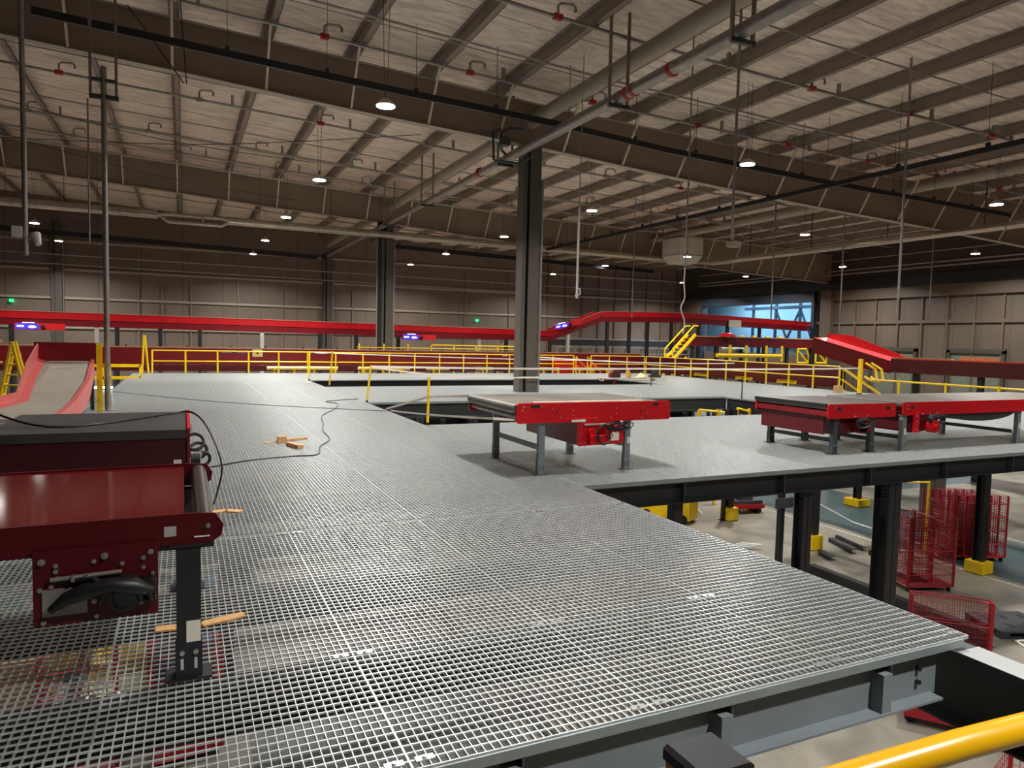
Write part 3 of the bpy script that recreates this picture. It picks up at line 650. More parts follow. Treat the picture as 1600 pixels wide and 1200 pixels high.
for k in range(3):
    b = MB(); b.beam((13.55+0.12*k, 14.75-0.05*k, FLOOR+0.06+0.03*k), (13.95+0.12*k, 14.4-0.05*k, FLOOR+0.06+0.03*k), 0.09, 0.05); single('galvanised_offcut', b, M_galv, 'short galvanised profile on the floor behind the walkway, %s of its small pile' % ('bottom', 'middle', 'top')[k], 'offcut', 'small pile of galvanised profiles')
b = MB(); b.box(12.95, 13.3, 9.4, 11.6, FLOOR, FLOOR+0.02); single('floor_board', b, M_label, 'pale board lying along the long black channel', 'board')
b = MB(); b.tube([(14.2, 7.6, FLOOR+0.02), (14.35, 7.9, FLOOR+0.02), (14.9, 7.75, FLOOR+0.02), (15.2, 7.8, FLOOR+0.02)], 0.02, 6); b.tube([(14.2, 7.6, FLOOR+0.02), (13.7, 6.9, FLOOR+0.02)], 0.012, 6)
single('white_strap', b, M_tape, 'crumpled white strap on the floor in front of the pallet', 'strap')
b = MB(); pts = [(15.8, 15.0, -1.9), (16.5, 14.8, -2.5), (17.5, 14.2, -3.1), (18.6, 13.0, -3.5), (19.5, 11.5, FLOOR+0.03)]
b.tube(pts, 0.02, 6); single('white_rope', b, M_tape, 'white rope hanging from the guarded column across the teal lane', 'rope')
# red and white barrel
t = thing('traffic_barrel', 'red and white striped barrel standing behind the tall red cage', 'barrel', (18.2, 13.6, FLOOR))
for k in range(4):
    b = MB(); b.tube([(0,0,0.25*k), (0,0,0.25*k+0.25)], 0.22-0.01*k, 16); obj('stripe', b, M_red if k % 2 == 0 else M_white, t, True, False)
# scissor lift
t = thing('scissor_lift', 'yellow scissor lift parked on the floor below the cross deck', 'lift', (13.85, 17.9, FLOOR)); t.rotation_euler[2] = 0.5
b = MB(); b.box(-0.35, 0.35, -0.8, 0.8, 0.12, 0.7); obj('chassis', b, M_yel, t, world=False)
for sx in (-0.36, 0.36):
    for sy in (-0.6, 0.6):
        b = MB(); b.tube([(sx-0.05, sy, 0.15), (sx+0.05, sy, 0.15)], 0.15, 12); obj('wheel', b, M_rub, t, True, False)
b = MB()
for z in (0.8, 1.0): b.beam((-0.3, -0.75, z), (0.3, 0.75, 1.8-z), 0.05, 0.1); b.beam((0.3, -0.75, z), (-0.3, 0.75, 1.8-z), 0.05, 0.1)
obj('scissor_arms', b, M_black, t, world=False)
b = MB()
for z in (1.1, 1.6, 2.1): b.tube([(-0.36,-0.8,z), (0.36,-0.8,z), (0.36,0.8,z), (-0.36,0.8,z), (-0.36,-0.8,z)], 0.02, 6)
for p in ((-0.36,-0.8),(0.36,-0.8),(0.36,0.8),(-0.36,0.8)): b.tube([(*p, 1.1), (*p, 2.1)], 0.02, 6)
obj('guard_rail', b, M_yel, t, world=False)
b = MB(); b.box(-0.36, 0.36, -0.8, 0.8, 1.02, 1.1); obj('platform', b, M_yel, t, world=False)
# red pallet truck loaded with black parts, pile of covered goods
t = thing('pallet_truck', 'low red cart with black parts on it, right of the yellow column guard', 'cart', (16.9, 17.9, FLOOR)); t.rotation_euler[2] = -0.2
b = MB(); b.box(-0.55, 0.55, -0.35, 0.35, 0.16, 0.3); obj('bed', b, M_red, t, world=False)
b = MB(); b.box(-0.5, 0.5, -0.3, 0.3, 0.3, 0.42); b.box(-0.3, 0.2, -0.2, 0.2, 0.42, 0.52); obj('black_parts', b, M_plast, t, world=False)
for sx in (-0.4, 0.4):
    b = MB(); b.tube([(sx, -0.3, 0.08), (sx, 0.3, 0.08)], 0.08, 10); obj('wheel', b, M_rub, t, True, False)
b = MB(); b.tube([(15.0, 19.0, FLOOR+0.3), (15.4, 19.0, FLOOR+0.3)], 0.3, 14); single('cable_drum', b, M_plast, 'dark cable drum on the floor left of the yellow guard', 'drum')
b = MB(); b.prism([(14.4, 18.4, FLOOR), (15.3, 18.0, FLOOR), (15.1, 18.2, FLOOR+0.35), (14.7, 18.3, FLOOR+0.5)], (0.2, 0.8, 0.0)); single('covered_heap', b, M_label, 'pale sheet-covered heap on the floor below the cross deck', 'heap')
for k in range(7):
    t = thing('storage_rack', 'dark storage rack bay under the deck beyond the near opening, %s from the left' % ORD[k], 'rack', (6.0+1.85*k, 22.3, FLOOR), 'rack bays under the deck')
    for sx in (-0.85, 0.85):
        b = MB(); b.box(sx-0.05, sx+0.05, -0.4, 0.4, 0, 3.0); obj('upright', b, M_steel, t, world=False)
    for z in (0.3, 1.2, 2.1, 2.9):
        b = MB(); b.box(-0.8, 0.8, -0.4, 0.4, z, z+0.06); obj('shelf', b, M_black, t, world=False)
    b = MB(); b.box(-0.8, 0.8, 0.36, 0.4, 0.1, 3.0); obj('back_panel', b, M_plast, t, world=False)
# poster wall / blue-white banner and container below at right
t = thing('notice_wall', 'pale blue panel wall with lines of small blue figures below the cross deck', 'panel', (26.6, 17.6, FLOOR))
b = MB(); b.box(-2.6, 1.6, 0, 0.08, 0.3, 3.2); obj('panel', b, mat('pale_blue_board', (176, 196, 214), 0.5, 0, 0.05), t, world=False)
for r_ in range(3):
    for k in range(9):
        b = MB(); b.box(-2.3+0.42*k, -2.1+0.42*k, -0.012, -0.001, 1.0+0.75*r_, 1.16+0.75*r_); obj('printed_mark', b, mat('print_blue', (60, 96, 160), 0.5, 0, 0), t, world=False)
b = MB(); b.box(26.0, 30.5, 12.6, 13.0, FLOOR+0.9, -0.6)
for k in range(22): b.box(26.1+0.2*k, 26.2+0.2*k, 12.55, 12.6, FLOOR+0.9, -0.6)
single('roller_shutter', b, M_steel, 'dark ribbed shutter standing below the deck at the right edge', 'shutter')
b = MB(); b.box(25.5, 31, 13.0, 13.2, FLOOR, FLOOR+0.9); single('dark_plinth', b, M_black, 'black plinth under the dark shutter', 'plinth')
b = MB(); b.tube([(24.9, 17.2, -1.7), (24.9, 17.2, -0.6)], 0.06, 8); single('fire_hose_post', b, M_red, 'small red post in front of the pale blue panel wall', 'post')
# goods under the near grating
pal = [((190, 190, 150), 'pale'), ((150, 24, 36), 'red'), ((196, 164, 70), 'yellow'), ((60, 90, 120), 'blue'), ((176, 176, 170), 'grey'), ((160, 120, 80), 'brown'), ((70, 120, 90), 'green')]
rr = random.Random(4); k = 0
for gx in range(6):
    for gy in range(3):
        for gz in range(rr.choice((1, 2, 2))):
            c, nme = pal[rr.randrange(7)]; x = -4.7+gx*0.95+rr.uniform(-.1, .1); y = 11.0+gy*1.1+rr.uniform(-.1, .1); s_ = rr.uniform(0.3, 0.42)
            b = MB(); b.box(x-s_, x+s_, y-s_, y+s_, FLOOR+gz*0.62, FLOOR+gz*0.62+0.6)
            single('parcel_box', b, mat('goods_'+nme, c, 0.6, 0, 0.15, 3), '%s box on the hall floor below the grating, stack %s from left, %s row, %s' % (nme, ORD[gx], ORD[gy], ('bottom', 'top')[gz]), 'box', 'boxes below the near walkway')
for i, x in enumerate((-1.2, 0.0)):
    cage('roll_cage', x, 10.0, 0.1, 0.8, 0.7, 1.7, 'red wire roll cage below the grating, %s the black leg of the near conveyor' % ('left of' if i == 0 else 'right under'), M_cage)
b = MB(); b.box(0.8, 4.2, 5.5, 10.5, FLOOR, FLOOR+0.01); single('floor_shade', b, mat('floor_shade_tone', (74, 76, 78), 0.5, 0, 0.1), 'dark painted shade on the hall floor below the near grating', 'painted shade')  # dark slab that paints the shade below the grating onto the floor
# unseen battens added under the mezzanine to brighten the hall floor and goods
for (x, y, lb) in ((-1.5, 9.0, 'under the near conveyors'), (-1.5, 12.5, 'under the slide'), (1.5, 5.2, 'nearest to the camera'), (1.5, 12, 'under the wood pieces'), (9.5, 11.5, 'under the middle conveyor table'), (14, 11.5, 'under the right conveyor tables'), (22.5, 11.5, 'at the right end of the cross deck'), (22, 23, 'under the right-hand deck')):
    t = thing('batten_light', 'added white batten light below the mezzanine, ' + lb, 'ceiling light', (x, y, -0.62), 'added battens under the mezzanine')
    b = MB(); b.box(-0.6, 0.6, -0.05, 0.05, 0, 0.06); obj('housing', b, M_white, t, world=False)
    l = bpy.data.lights.new('batten_lamp', 'AREA'); l.shape = 'RECTANGLE'; l.size = 1.1; l.size_y = 0.08; l.energy = 14; l.color = (1.0, 0.97, 0.9)
    lo = bpy.data.objects.new('batten_lamp', l); COL.objects.link(lo); lo.parent = t; lo.location = (0, 0, -0.01)

# ================================================================== conveyors on the deck
def leg(t, x, y, ztop, size=0.1, m=M_steelb, bolts=True, lab=None, sleeve=0.22):
    b = MB(); b.box(x-size/2, x+size/2, y-0.012-size*0.3, y+size*0.3, 0.12, ztop)
    b.box(x-size*0.75, x+size*0.75, y-size*0.5, y+size*0.45, ztop-0.015, ztop)
    o = obj('leg', b, m, t)
    b = MB(); b.box(x-size*0.55, x+size*0.55, y-size*0.42, y+size*0.36, 0.012, sleeve); obj('leg_sleeve', b, m, o)
    b = MB(); b.box(x-size*0.95, x+size*0.95, y-size*0.6, y+size*0.7, 0.002, 0.012); obj('foot_plate', b, m, o)
    if bolts:
        for sx in (-0.28, 0.28):
            b = MB(); b.tube([(x+sx*size, y-size*0.42, sleeve*0.75), (x+sx*size, y-size*0.52, sleeve*0.75)], size*0.11, 8); obj('bolt', b, M_bolt, o, True)
            b = MB(); b.box(x+sx*size-size*0.06, x+sx*size+size*0.06, y-size*0.435, y-size*0.42, sleeve*0.28, sleeve*0.58); obj('slot', b, M_galv if size > 0.11 else M_rub, o)
    if lab:
        b = MB(); b.box(x-size*0.1, x+size*0.48, y-size*0.315-0.013, y-size*0.3-0.012, lab[0], lab[1]); obj('label', b, M_label, o)
    return o
def bolt(t, x, y, z, r=0.012, d=-1, name='bolt'):
    b = MB(); b.tube([(x, y, z), (x, y+d*r*0.7, z)], r, 8); b.tube([(x, y+d*r*0.7, z), (x, y+d*r*1.3, z)], r*0.6, 6); return obj(name, b, M_bolt, t, True)
def belt(t, x0, x1, y0, y1, zt, r=0.05, m=M_beltw, n=8):
    """closed belt loop with rounded noses, running along x"""
    prof = [(x0+r, zt), (x1-r, zt)] + [(x1-r+r*math.sin(a), zt-r+r*math.cos(a)) for a in [PI*k/n for k in range(1, n)]] + [(x1-r, zt-2*r), (x0+r, zt-2*r)] + [(x0+r-r*math.sin(a), zt-r-r*math.cos(a)) for a in [PI*k/n for k in range(1, n)]]
    b = MB(); b.prism([(x, y0, z) for x, z in prof][::-1], (0, y1-y0, 0)); return obj('belt', b, m, t, True)
def cablebunch(t, cx, cy, cz, sx, sz, n, seed, r=0.008, name='motor_cable'):
    rg = random.Random(seed)
    for k in range(n):
        p0 = Vector((cx+rg.uniform(-sx, sx)*0.4, cy, cz+rg.uniform(-sz, sz)*0.5))
        pts = [p0]
        a = rg.uniform(0, 6.28); R_ = rg.uniform(0.4, 1.0)
        for q in range(1, 12):
            a += rg.uniform(0.35, 0.75)
            pts.append(Vector((cx+math.cos(a)*sx*R_+rg.uniform(-.1, .1)*sx, cy-0.015-0.03*rg.random(), cz+math.sin(a)*sz*R_)))
        b = MB(); b.tube(pts, r, 6); obj(name, b, M_cable, t, True)

# --- table C: red conveyor table in the middle
def plate_front(t, x0, x1, y, z0, z1, name='side_plate', th=0.03, m=M_red, ch=0.03):
    b = MB(); b.prism([(x0+ch, y, z0), (x1-ch, y, z0), (x1, y, z0+ch), (x1, y, z1-ch), (x1-ch, y, z1), (x0+ch, y, z1), (x0, y, z1-ch), (x0, y, z0+ch)], (0, th, 0)); return obj(name, b, m, t)
t = thing('conveyor_table', 'bright red conveyor table with worn black belt standing before the big column', 'conveyor', (5.5, 9.8, 0))
sp = plate_front(t, 4.2, 6.82, 8.88, 0.76, 1.045)
plate_front(t, 4.2, 6.82, 10.68, 0.76, 1.02)
belt(t, 4.16, 6.78, 8.93, 10.67, 1.03, 0.07)
b = MB(); b.box(4.45, 6.3, 8.885, 8.93, 1.045, 1.062); obj('cream_wear_strip', b, mat('cream_strip', (226, 205, 180), 0.5), t)
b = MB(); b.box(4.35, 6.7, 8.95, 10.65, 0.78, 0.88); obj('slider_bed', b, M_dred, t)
b = MB(); b.tube([(4.26, 8.93, 0.86), (4.26, 10.67, 0.86)], 0.045, 12); obj('return_roller', b, M_roll, t, True)
for x in (4.31, 4.29): bolt(t, x, 8.88, 0.99 if x == 4.31 else 0.94, 0.016)
for (x, z) in ((6.72, 1.0), (6.74, 0.96), (4.76, .96), (5.1, .93), (5.1, .86), (5.84, .95), (5.84, .88), (4.9, .83), (5.25, .80), (5.48, .81), (5.75, .81), (6.3, .80), (6.4, .86), (6.31, .97), (4.6, .99)): bolt(t, x, 8.88, z, 0.010)
for (x0, x1, z0, z1) in ((4.42, 4.56, .975, 1.02), (6.5, 6.6, .975, 1.02), (4.83, 4.845, .88, .93), (6.26, 6.275, .86, .92), (5.22, 5.24, .84, .87)):
    b = MB(); b.box(x0, x1, 8.8785, 8.881, z0, z1); obj('slot', b, M_rub, t)
b = MB(); b.box(4.95, 5.5, 8.868, 8.88, 0.80, 0.812); obj('edge_lip', b, M_red, t)
for (x, y) in ((4.64, 8.99), (6.1, 8.99), (4.6, 10.5), (5.98, 10.5)):
    leg(t, x, y, 0.76, 0.095, M_steelb, True, (0.40, 0.50) if (x, y) == (6.1, 8.99) else None)
for x in (4.62, 6.04):
    b = MB(); b.box(x-0.02, x+0.02, 9.02, 10.48, 0.36, 0.43); obj('cross_brace', b, M_steelb, t)
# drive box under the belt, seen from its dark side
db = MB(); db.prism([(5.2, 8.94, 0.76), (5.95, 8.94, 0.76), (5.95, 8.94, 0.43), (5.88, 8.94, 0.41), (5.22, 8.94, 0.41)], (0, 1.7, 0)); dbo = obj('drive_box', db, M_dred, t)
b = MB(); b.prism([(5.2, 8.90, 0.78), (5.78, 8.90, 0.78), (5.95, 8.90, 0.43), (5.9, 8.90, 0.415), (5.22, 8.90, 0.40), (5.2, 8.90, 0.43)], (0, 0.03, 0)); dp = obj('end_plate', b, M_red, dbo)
b = MB(); b.tube([(5.42, 8.9, 0.60), (5.42, 8.83, 0.60)], 0.07, 16); b.box(5.36, 5.62, 8.8, 8.9, 0.43, 0.56); b.box(5.64, 5.92, 8.8, 8.92, 0.44, 0.70); obj('gear_motor', b, M_red, t, True)
b = MB(); b.box(5.7, 5.84, 8.795, 8.80, 0.48, 0.60); obj('motor_label', b, M_label, t)
b = MB(); b.beam((5.28, 8.86, 0.72), (5.7, 8.86, 0.72), 0.02, 0.02); obj('tension_rod', b, M_galv, t)
for (x, z) in ((5.26, .75), (5.26, .69), (5.25, .59), (5.25, .45), (5.31, .45), (5.85, .45), (5.5, .79), (5.9, .60)): bolt(t, x, 8.9, z, 0.012)
cablebunch(t, 5.80, 8.78, 0.70, 0.26, 0.07, 6, 3); cablebunch(t, 5.55, 8.77, 0.58, 0.13, 0.16, 4, 5)

# --- tables D and E at the right
t = thing('conveyor_table', 'red conveyor table with drive box, left one of the pair at the right edge', 'conveyor', (11.1, 9.9, 0))
plate_front(t, 10.27, 12.02, 8.93, 0.66, 0.915); plate_front(t, 10.27, 12.02, 10.65, 0.66, 0.90)
b = MB(); b.box(10.24, 10.29, 8.97, 10.68, 0.86, 0.925); obj('nose_bar', b, M_black, t)
b = MB(); b.box(10.29, 12.0, 8.96, 10.66, 0.7, 0.8); obj('slider_bed', b, M_dred, t)
belt(t, 10.27, 11.98, 8.97, 10.64, 0.915, 0.05)
for (x, y) in ((10.6, 9.08), (11.55, 9.08), (10.62, 10.6), (11.55, 10.6)): leg(t, x, y, 0.66, 0.11, M_steel)
for x in (10.62, 11.55):
    b = MB(); b.box(x-0.02, x+0.02, 9.1, 10.58, 0.21, 0.28); obj('cross_brace', b, M_steel, t)
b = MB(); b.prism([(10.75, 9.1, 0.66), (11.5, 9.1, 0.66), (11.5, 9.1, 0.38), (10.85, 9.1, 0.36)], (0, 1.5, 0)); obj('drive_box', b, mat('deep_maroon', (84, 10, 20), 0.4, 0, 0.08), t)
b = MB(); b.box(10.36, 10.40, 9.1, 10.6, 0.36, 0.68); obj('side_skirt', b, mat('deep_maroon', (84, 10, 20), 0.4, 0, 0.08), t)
b = MB(); b.tube([(11.2, 9.1, 0.46), (11.2, 8.95, 0.46)], 0.1, 14); b.box(11.1, 11.4, 8.95, 9.1, 0.4, 0.62); obj('gear_motor', b, M_dred, t, True)
cablebunch(t, 11.15, 8.93, 0.56, 0.2, 0.1, 6, 8)
for (x, z) in ((11.92, .86), (11.93, .8), (10.45, .86), (10.95, .69), (11.1, .69), (11.25, .69), (11.0, .6)): bolt(t, x, 8.93, z, 0.012)
for x0 in (10.5, 11.75):
    b = MB(); b.box(x0, x0+0.1, 8.9285, 8.931, 0.8, 0.86); obj('slot', b, M_rub, t)
t = thing('conveyor_table', 'long red conveyor table with a cable-wrapped motor, running out of the right edge', 'conveyor', (14.2, 9.9, 0))
plate_front(t, 12.18, 18.5, 8.90, 0.68, 0.925); plate_front(t, 12.18, 18.5, 10.65, 0.68, 0.91)
belt(t, 12.18, 18.4, 8.94, 10.64, 0.925, 0.05)
b = MB(); b.box(12.3, 18.3, 8.95, 10.64, 0.72, 0.82); obj('slider_bed', b, M_dred, t)
for (x, y) in ((12.34, 9.02), (12.34, 10.5), (15.9, 9.02), (15.7, 10.5), (18.2, 9.02)): leg(t, x, y, 0.68, 0.11, M_steelb, True, (0.30, 0.42) if y < 10 and x < 17 else None)
for x in (12.34, 15.8):
    b = MB(); b.box(x-0.02, x+0.02, 9.06, 10.48, 0.21, 0.28); obj('cross_brace', b, M_steel, t)
b = MB(); b.prism([(12.5, 8.94, 0.7), (13.0, 8.94, 0.7), (13.3, 8.94, 0.40), (12.5, 8.94, 0.34)], (0, 1.6, 0)); obj('drive_box', b, mat('deep_maroon', (84, 10, 20), 0.4, 0, 0.08), t)
b = MB(); b.box(12.5, 12.62, 8.88, 8.96, 0.35, 0.72); obj('end_plate', b, M_red, t)
b = MB(); b.tube([(12.95, 8.94, 0.46), (12.95, 8.78, 0.46)], 0.12, 16); b.tube([(12.95, 8.78, 0.46), (12.95, 8.74, 0.46)], 0.05, 12); obj('gear_motor', b, M_red, t, True)
cablebunch(t, 13.0, 8.84, 0.6, 0.3, 0.1, 9, 11, 0.012)
for (x, z) in ((12.3, .87), (12.31, .8), (12.55, .66), (12.56, .55), (12.56, .4), (12.7, .70), (12.9, .70), (13.1, .71)): bolt(t, x, 8.9 if z > .72 else 8.88, z, 0.014)
b = MB(); b.prism([(13.6, 9.0, 0.70)] + [(14.7-1.1*math.cos(PI*k/10), 9.0, 0.70-0.20*math.sin(PI*k/10)) for k in range(1, 10)] + [(15.8, 9.0, 0.70)], (0, 1.6, 0)); obj('sagging_return_belt', b, M_belt, t)
b = MB(); b.box(12.4, 12.46, 8.8985, 8.901, 0.8, 0.86); obj('slot', b, M_rub, t)

M_ashade = mat('shaded_maroon', (72, 6, 14), 0.3, 0, 0.08)  # maroon darkened to hold the shade on the near conveyor
# --- conveyor A: near left, maroon sheet top and end roller
t = thing('conveyor_unit', 'near maroon conveyor end with shiny sheet top, roller and gearbox plate', 'conveyor', (-0.9, 5.1, 0))
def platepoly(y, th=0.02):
    b = MB(); b.prism([(-2.05, y, 0.765), (0.14, y, 0.765), (0.19, y, 0.80), (0.20, y, 0.86), (0.16, y, 0.925), (0.05, y, 0.935), (-2.05, y, 0.92)], (0, th, 0)); return obj('side_plate', b, M_ashade, t)
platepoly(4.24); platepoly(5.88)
b = MB(); b.box(-2.05, 0.0, 4.26, 5.88, 0.90, 0.917); obj('sheet_top', b, M_sheet, t)
b = MB(); b.box(-2.05, -0.02, 4.4, 5.8, 0.84, 0.9); obj('bed_frame', b, M_rub, t)
b = MB(); b.tube([(0.10, 4.265, 0.868), (0.10, 5.875, 0.868)], 0.055, 20); obj('end_roller', b, M_roll, t, True)
b = MB(); b.box(-0.7, -0.13, 4.215, 4.24, 0.41, 0.80); b2 = obj('gearbox_plate', b, M_ashade, t)
b = MB(); b.box(-0.68, -0.15, 4.26, 5.5, 0.50, 0.8); obj('gearbox', b, M_ashade, t)
b = MB(); b.box(-0.66, -0.46, 4.205, 4.215, 0.46, 0.60); obj('motor_flange', b, M_galvd, t)
b = MB(); b.tube([(-0.62, 4.18, 0.50), (-0.55, 4.15, 0.56), (-0.45, 4.13, 0.60), (-0.34, 4.12, 0.62), (-0.24, 4.12, 0.60), (-0.16, 4.14, 0.56)], [0.02, 0.035, 0.045, 0.04, 0.05, 0.03], 12); obj('black_boot', b, M_cable, t, True)
b = MB(); b.tube([(-0.28, 4.21, 0.56), (-0.28, 4.10, 0.56)], 0.085, 18); b.tube([(-0.28, 4.10, 0.56), (-0.28, 4.085, 0.56)], 0.05, 14); b.box(-0.2, -0.14, 4.13, 4.21, 0.5, 0.62); obj('black_motor', b, M_cable, t, True)
for q in range(5):
    b = MB(); b.tube([(-0.5+0.05*q, 4.19, 0.64-0.01*q), (-0.42+0.06*q, 4.12, 0.66-0.015*q), (-0.36+0.05*q, 4.10, 0.60-0.02*q), (-0.40+0.05*q, 4.13, 0.52)], 0.012, 6); obj('motor_cable', b, M_cable, t, True)
b = MB(); b.tube([(-0.62, 4.19, 0.655), (-0.3, 4.19, 0.665)], 0.012, 8); obj('tension_rod', b, M_galvd, t, True)
for x in (-0.52, -0.46):
    b = MB(); b.box(x-0.008, x+0.008, 4.17, 4.2, 0.64, 0.672); obj('rod_nut', b, M_bolt, t)
for (x, z, r) in ((-0.66, .745, .018), (-0.6, .72, .012), (-0.6, .69, .012), (-0.595, .655, .011), (-0.67, .60, .012), (-0.62, .615, .012), (-0.60, .49, .015), (-0.43, .515, .014), (-0.655, .43, .013), (-0.42, .435, .012), (-0.21, .48, .012), (-0.15, .50, .013), (-0.155, .63, .012), (-0.20, .67, .011), (-0.20, .72, .012), (-0.165, .75, .015), (-0.3, .70, .012), (-0.43, .725, .012), (-0.38, .75, .018)):
    bolt(t, x, 4.215 if z < .79 else 4.24, z, r)
for (x0, x1) in ((-0.10, -0.04),):
    b = MB(); b.box(x0, x1, 4.236, 4.24, 0.815, 0.87); obj('zinc_window_plate', b, M_galv, t)
b = MB(); b.box(0.05, 0.13, 4.232, 4.24, 0.80, 0.806); obj('edge_scratch_strip', b, M_label, t)
bolt(t, 0.12, 4.24, 0.86, 0.014)
leg(t, 0.02, 4.24+0.05, 0.765, 0.125, M_black, True, (0.21, 0.33), 0.205); leg(t, 0.02, 5.8, 0.765, 0.125, M_black, False); leg(t, -1.7, 4.29, 0.765, 0.125, M_black, False)
b = MB(); b.box(-0.14, 0.15, 4.25, 4.36, 0.735, 0.765); obj('leg_bracket', b, M_black, t)

# --- conveyor B: behind it, black belt over a maroon skirt
t = thing('conveyor_unit', 'black-belted maroon conveyor behind the near one, with cables hanging at its end', 'conveyor', (-0.8, 8.4, 0))
b = MB(); b.box(-1.62, 0.03, 7.56, 9.3, 0.90, 0.985); bo = obj('belt', b, M_belt, t)
b = MB(); b.box(-1.9, 0.03, 7.58, 7.62, 0.52, 0.93); b.box(-1.9, 0.03, 7.62, 9.2, 0.80, 0.90); obj('skirt', b, mat('dark_maroon', (62, 8, 16), 0.4, 0, 0.08), t)
b = MB(); b.box(0.03, 0.055, 7.55, 9.35, 0.55, 0.995); obj('end_plate', b, M_dred, t)
b = MB(); b.box(0.03, 0.06, 7.56, 9.35, 0.985, 1.0); obj('end_plate_rim', b, M_red, t)
b = MB(); b.box(-0.09, -0.02, 7.572, 7.58, 0.63, 0.69); obj('white_label', b, M_label, t)
b = MB(); b.box(-1.66, -1.60, 7.6, 9.3, 0.88, 0.95); obj('left_rail', b, M_dred, t)
for (x, y) in ((-0.05, 7.75), (-0.05, 9.1), (-1.5, 7.75), (-1.5, 9.1)): leg(t, x, y, 0.8, 0.1, M_steel, False)
for k in range(3):
    pts = [(0.10+0.085*math.cos(a)+0.03*k, 7.85+0.05*math.sin(a+k), 0.82-0.09*k+0.075*math.sin(a)) for a in [2*PI*q/20 for q in range(21)]]
    b = MB(); b.tube(pts, 0.017, 8); obj('cable_loop', b, M_cable, t, True)
b = MB(); b.tube([(0.06, 7.75, 0.66), (0.15, 7.75, 0.66)], 0.055, 12); obj('black_connector', b, M_rub, t, True)
b = MB(); b.box(0.1, 0.16, 7.78, 7.9, 0.64, 0.72); obj('white_plug', b, M_label, t)
for k in range(4):
    b = MB(); b.tube([(0.055, 8.6-0.22*k, 0.9), (0.085, 8.6-0.22*k, 0.9)], 0.018, 8); obj('bolt', b, M_bolt, t, True)

# --- slide feeding from the left
A1, A2 = (-2.98, 20, 1.17), (-2.04, 20, 1.18); B1, B2 = (-2.16-0.0, 13, 0.82), (-1.60, 13, 0.79); C1, C2 = (-2.5, 10.6, 0.80), (-1.5, 10.6, 0.80); M2 = (-1.74, 16.5, 0.80)
t = thing('chute_conveyor', 'wide grey-belted slide with pink-red side walls coming down from the back at the left', 'chute', (-2.3, 14, 0))
b = MB()
L_ = [A1, (-2.62, 16.5, 0.95), B1, C1]; R_ = [A2, (-1.78, 16.5, 0.90), B2, C2]
i = 0
for p, q in zip(L_, R_): b.v += [p, q, (p[0], p[1], p[2]-0.05), (q[0], q[1], q[2]-0.05)]
for k in range(3): o_ = 4*k; b.f += [(o_, o_+1, o_+5, o_+4), (o_+2, o_+6, o_+7, o_+3), (o_, o_+4, o_+6, o_+2), (o_+1, o_+3, o_+7, o_+5)]
b.f += [(0, 2, 3, 1), (12, 13, 15, 14)]
obj('bed', b, M_beltg, t)
M_pink = mat('pinkish_red_paint', (206, 96, 92), 0.4, 0, 0.05)
def wallstrip(pts, h0, h1s, th, m, name):
    b = MB()
    if not isinstance(h1s, tuple): h1s = (h1s,)*len(pts)
    for p, h1 in zip(pts, h1s): b.v += [(p[0], p[1], p[2]-h0), (p[0]+th, p[1], p[2]-h0), (p[0]+th, p[1], p[2]+h1), (p[0], p[1], p[2]+h1)]
    for k in range(len(pts)-1):
        for j in range(4): a = 4*k+j; c = 4*k+(j+1) % 4; b.f.append((a, c, c+4, a+4))
    b.f += [(0, 3, 2, 1), tuple(4*(len(pts)-1)+j for j in range(4))]
    return obj(name, b, m, t)
Lo = [(p[0]-0.16, p[1], p[2]) for p in L_]
wallstrip(Lo, 0.06, (0.42, 0.32, 0.14, 0.12), 0.03, M_pink, 'left_wall')
b = MB()
for p in L_: b.v += [(p[0]-0.14, p[1], p[2]+0.05), (p[0]+0.0, p[1], p[2]+0.012), (p[0]+0.0, p[1], p[2]-0.03), (p[0]-0.14, p[1], p[2]-0.03)]
for k in range(3):
    for j in range(4): a = 4*k+j; c = 4*k+(j+1) % 4; b.f.append((a, a+4, c+4, c))
obj('left_gutter', b, M_pink, t)
wallstrip([(p[0], p[1], p[2]+0.01) for p in R_], 0.35, 0.03, 0.07, M_pink, 'right_rim')
b = MB(); b.box(-3.2, -1.86, 20.0, 20.05, 1.1, 1.62); obj('back_wall', b, M_dred, t)
b = MB(); b.prism([(-1.5, 10.7, 0.78), (-1.6, 13, 0.75), (-1.76, 16.4, 0.85), (-1.74, 16.4, 0.55), (-1.5, 10.7, 0.5)], (0.03, 0, 0)); obj('under_skirt', b, M_dred, t)
for (x, y) in ((-2.9, 19.8), (-2.0, 19.8), (-1.75, 14.5), (-2.3, 14.5)):
    b = MB(); b.box(x-0.04, x+0.04, y-0.04, y+0.04, FLOOR if x < -2.2 else 0.0, 0.8); obj('support', b, M_steel, t)

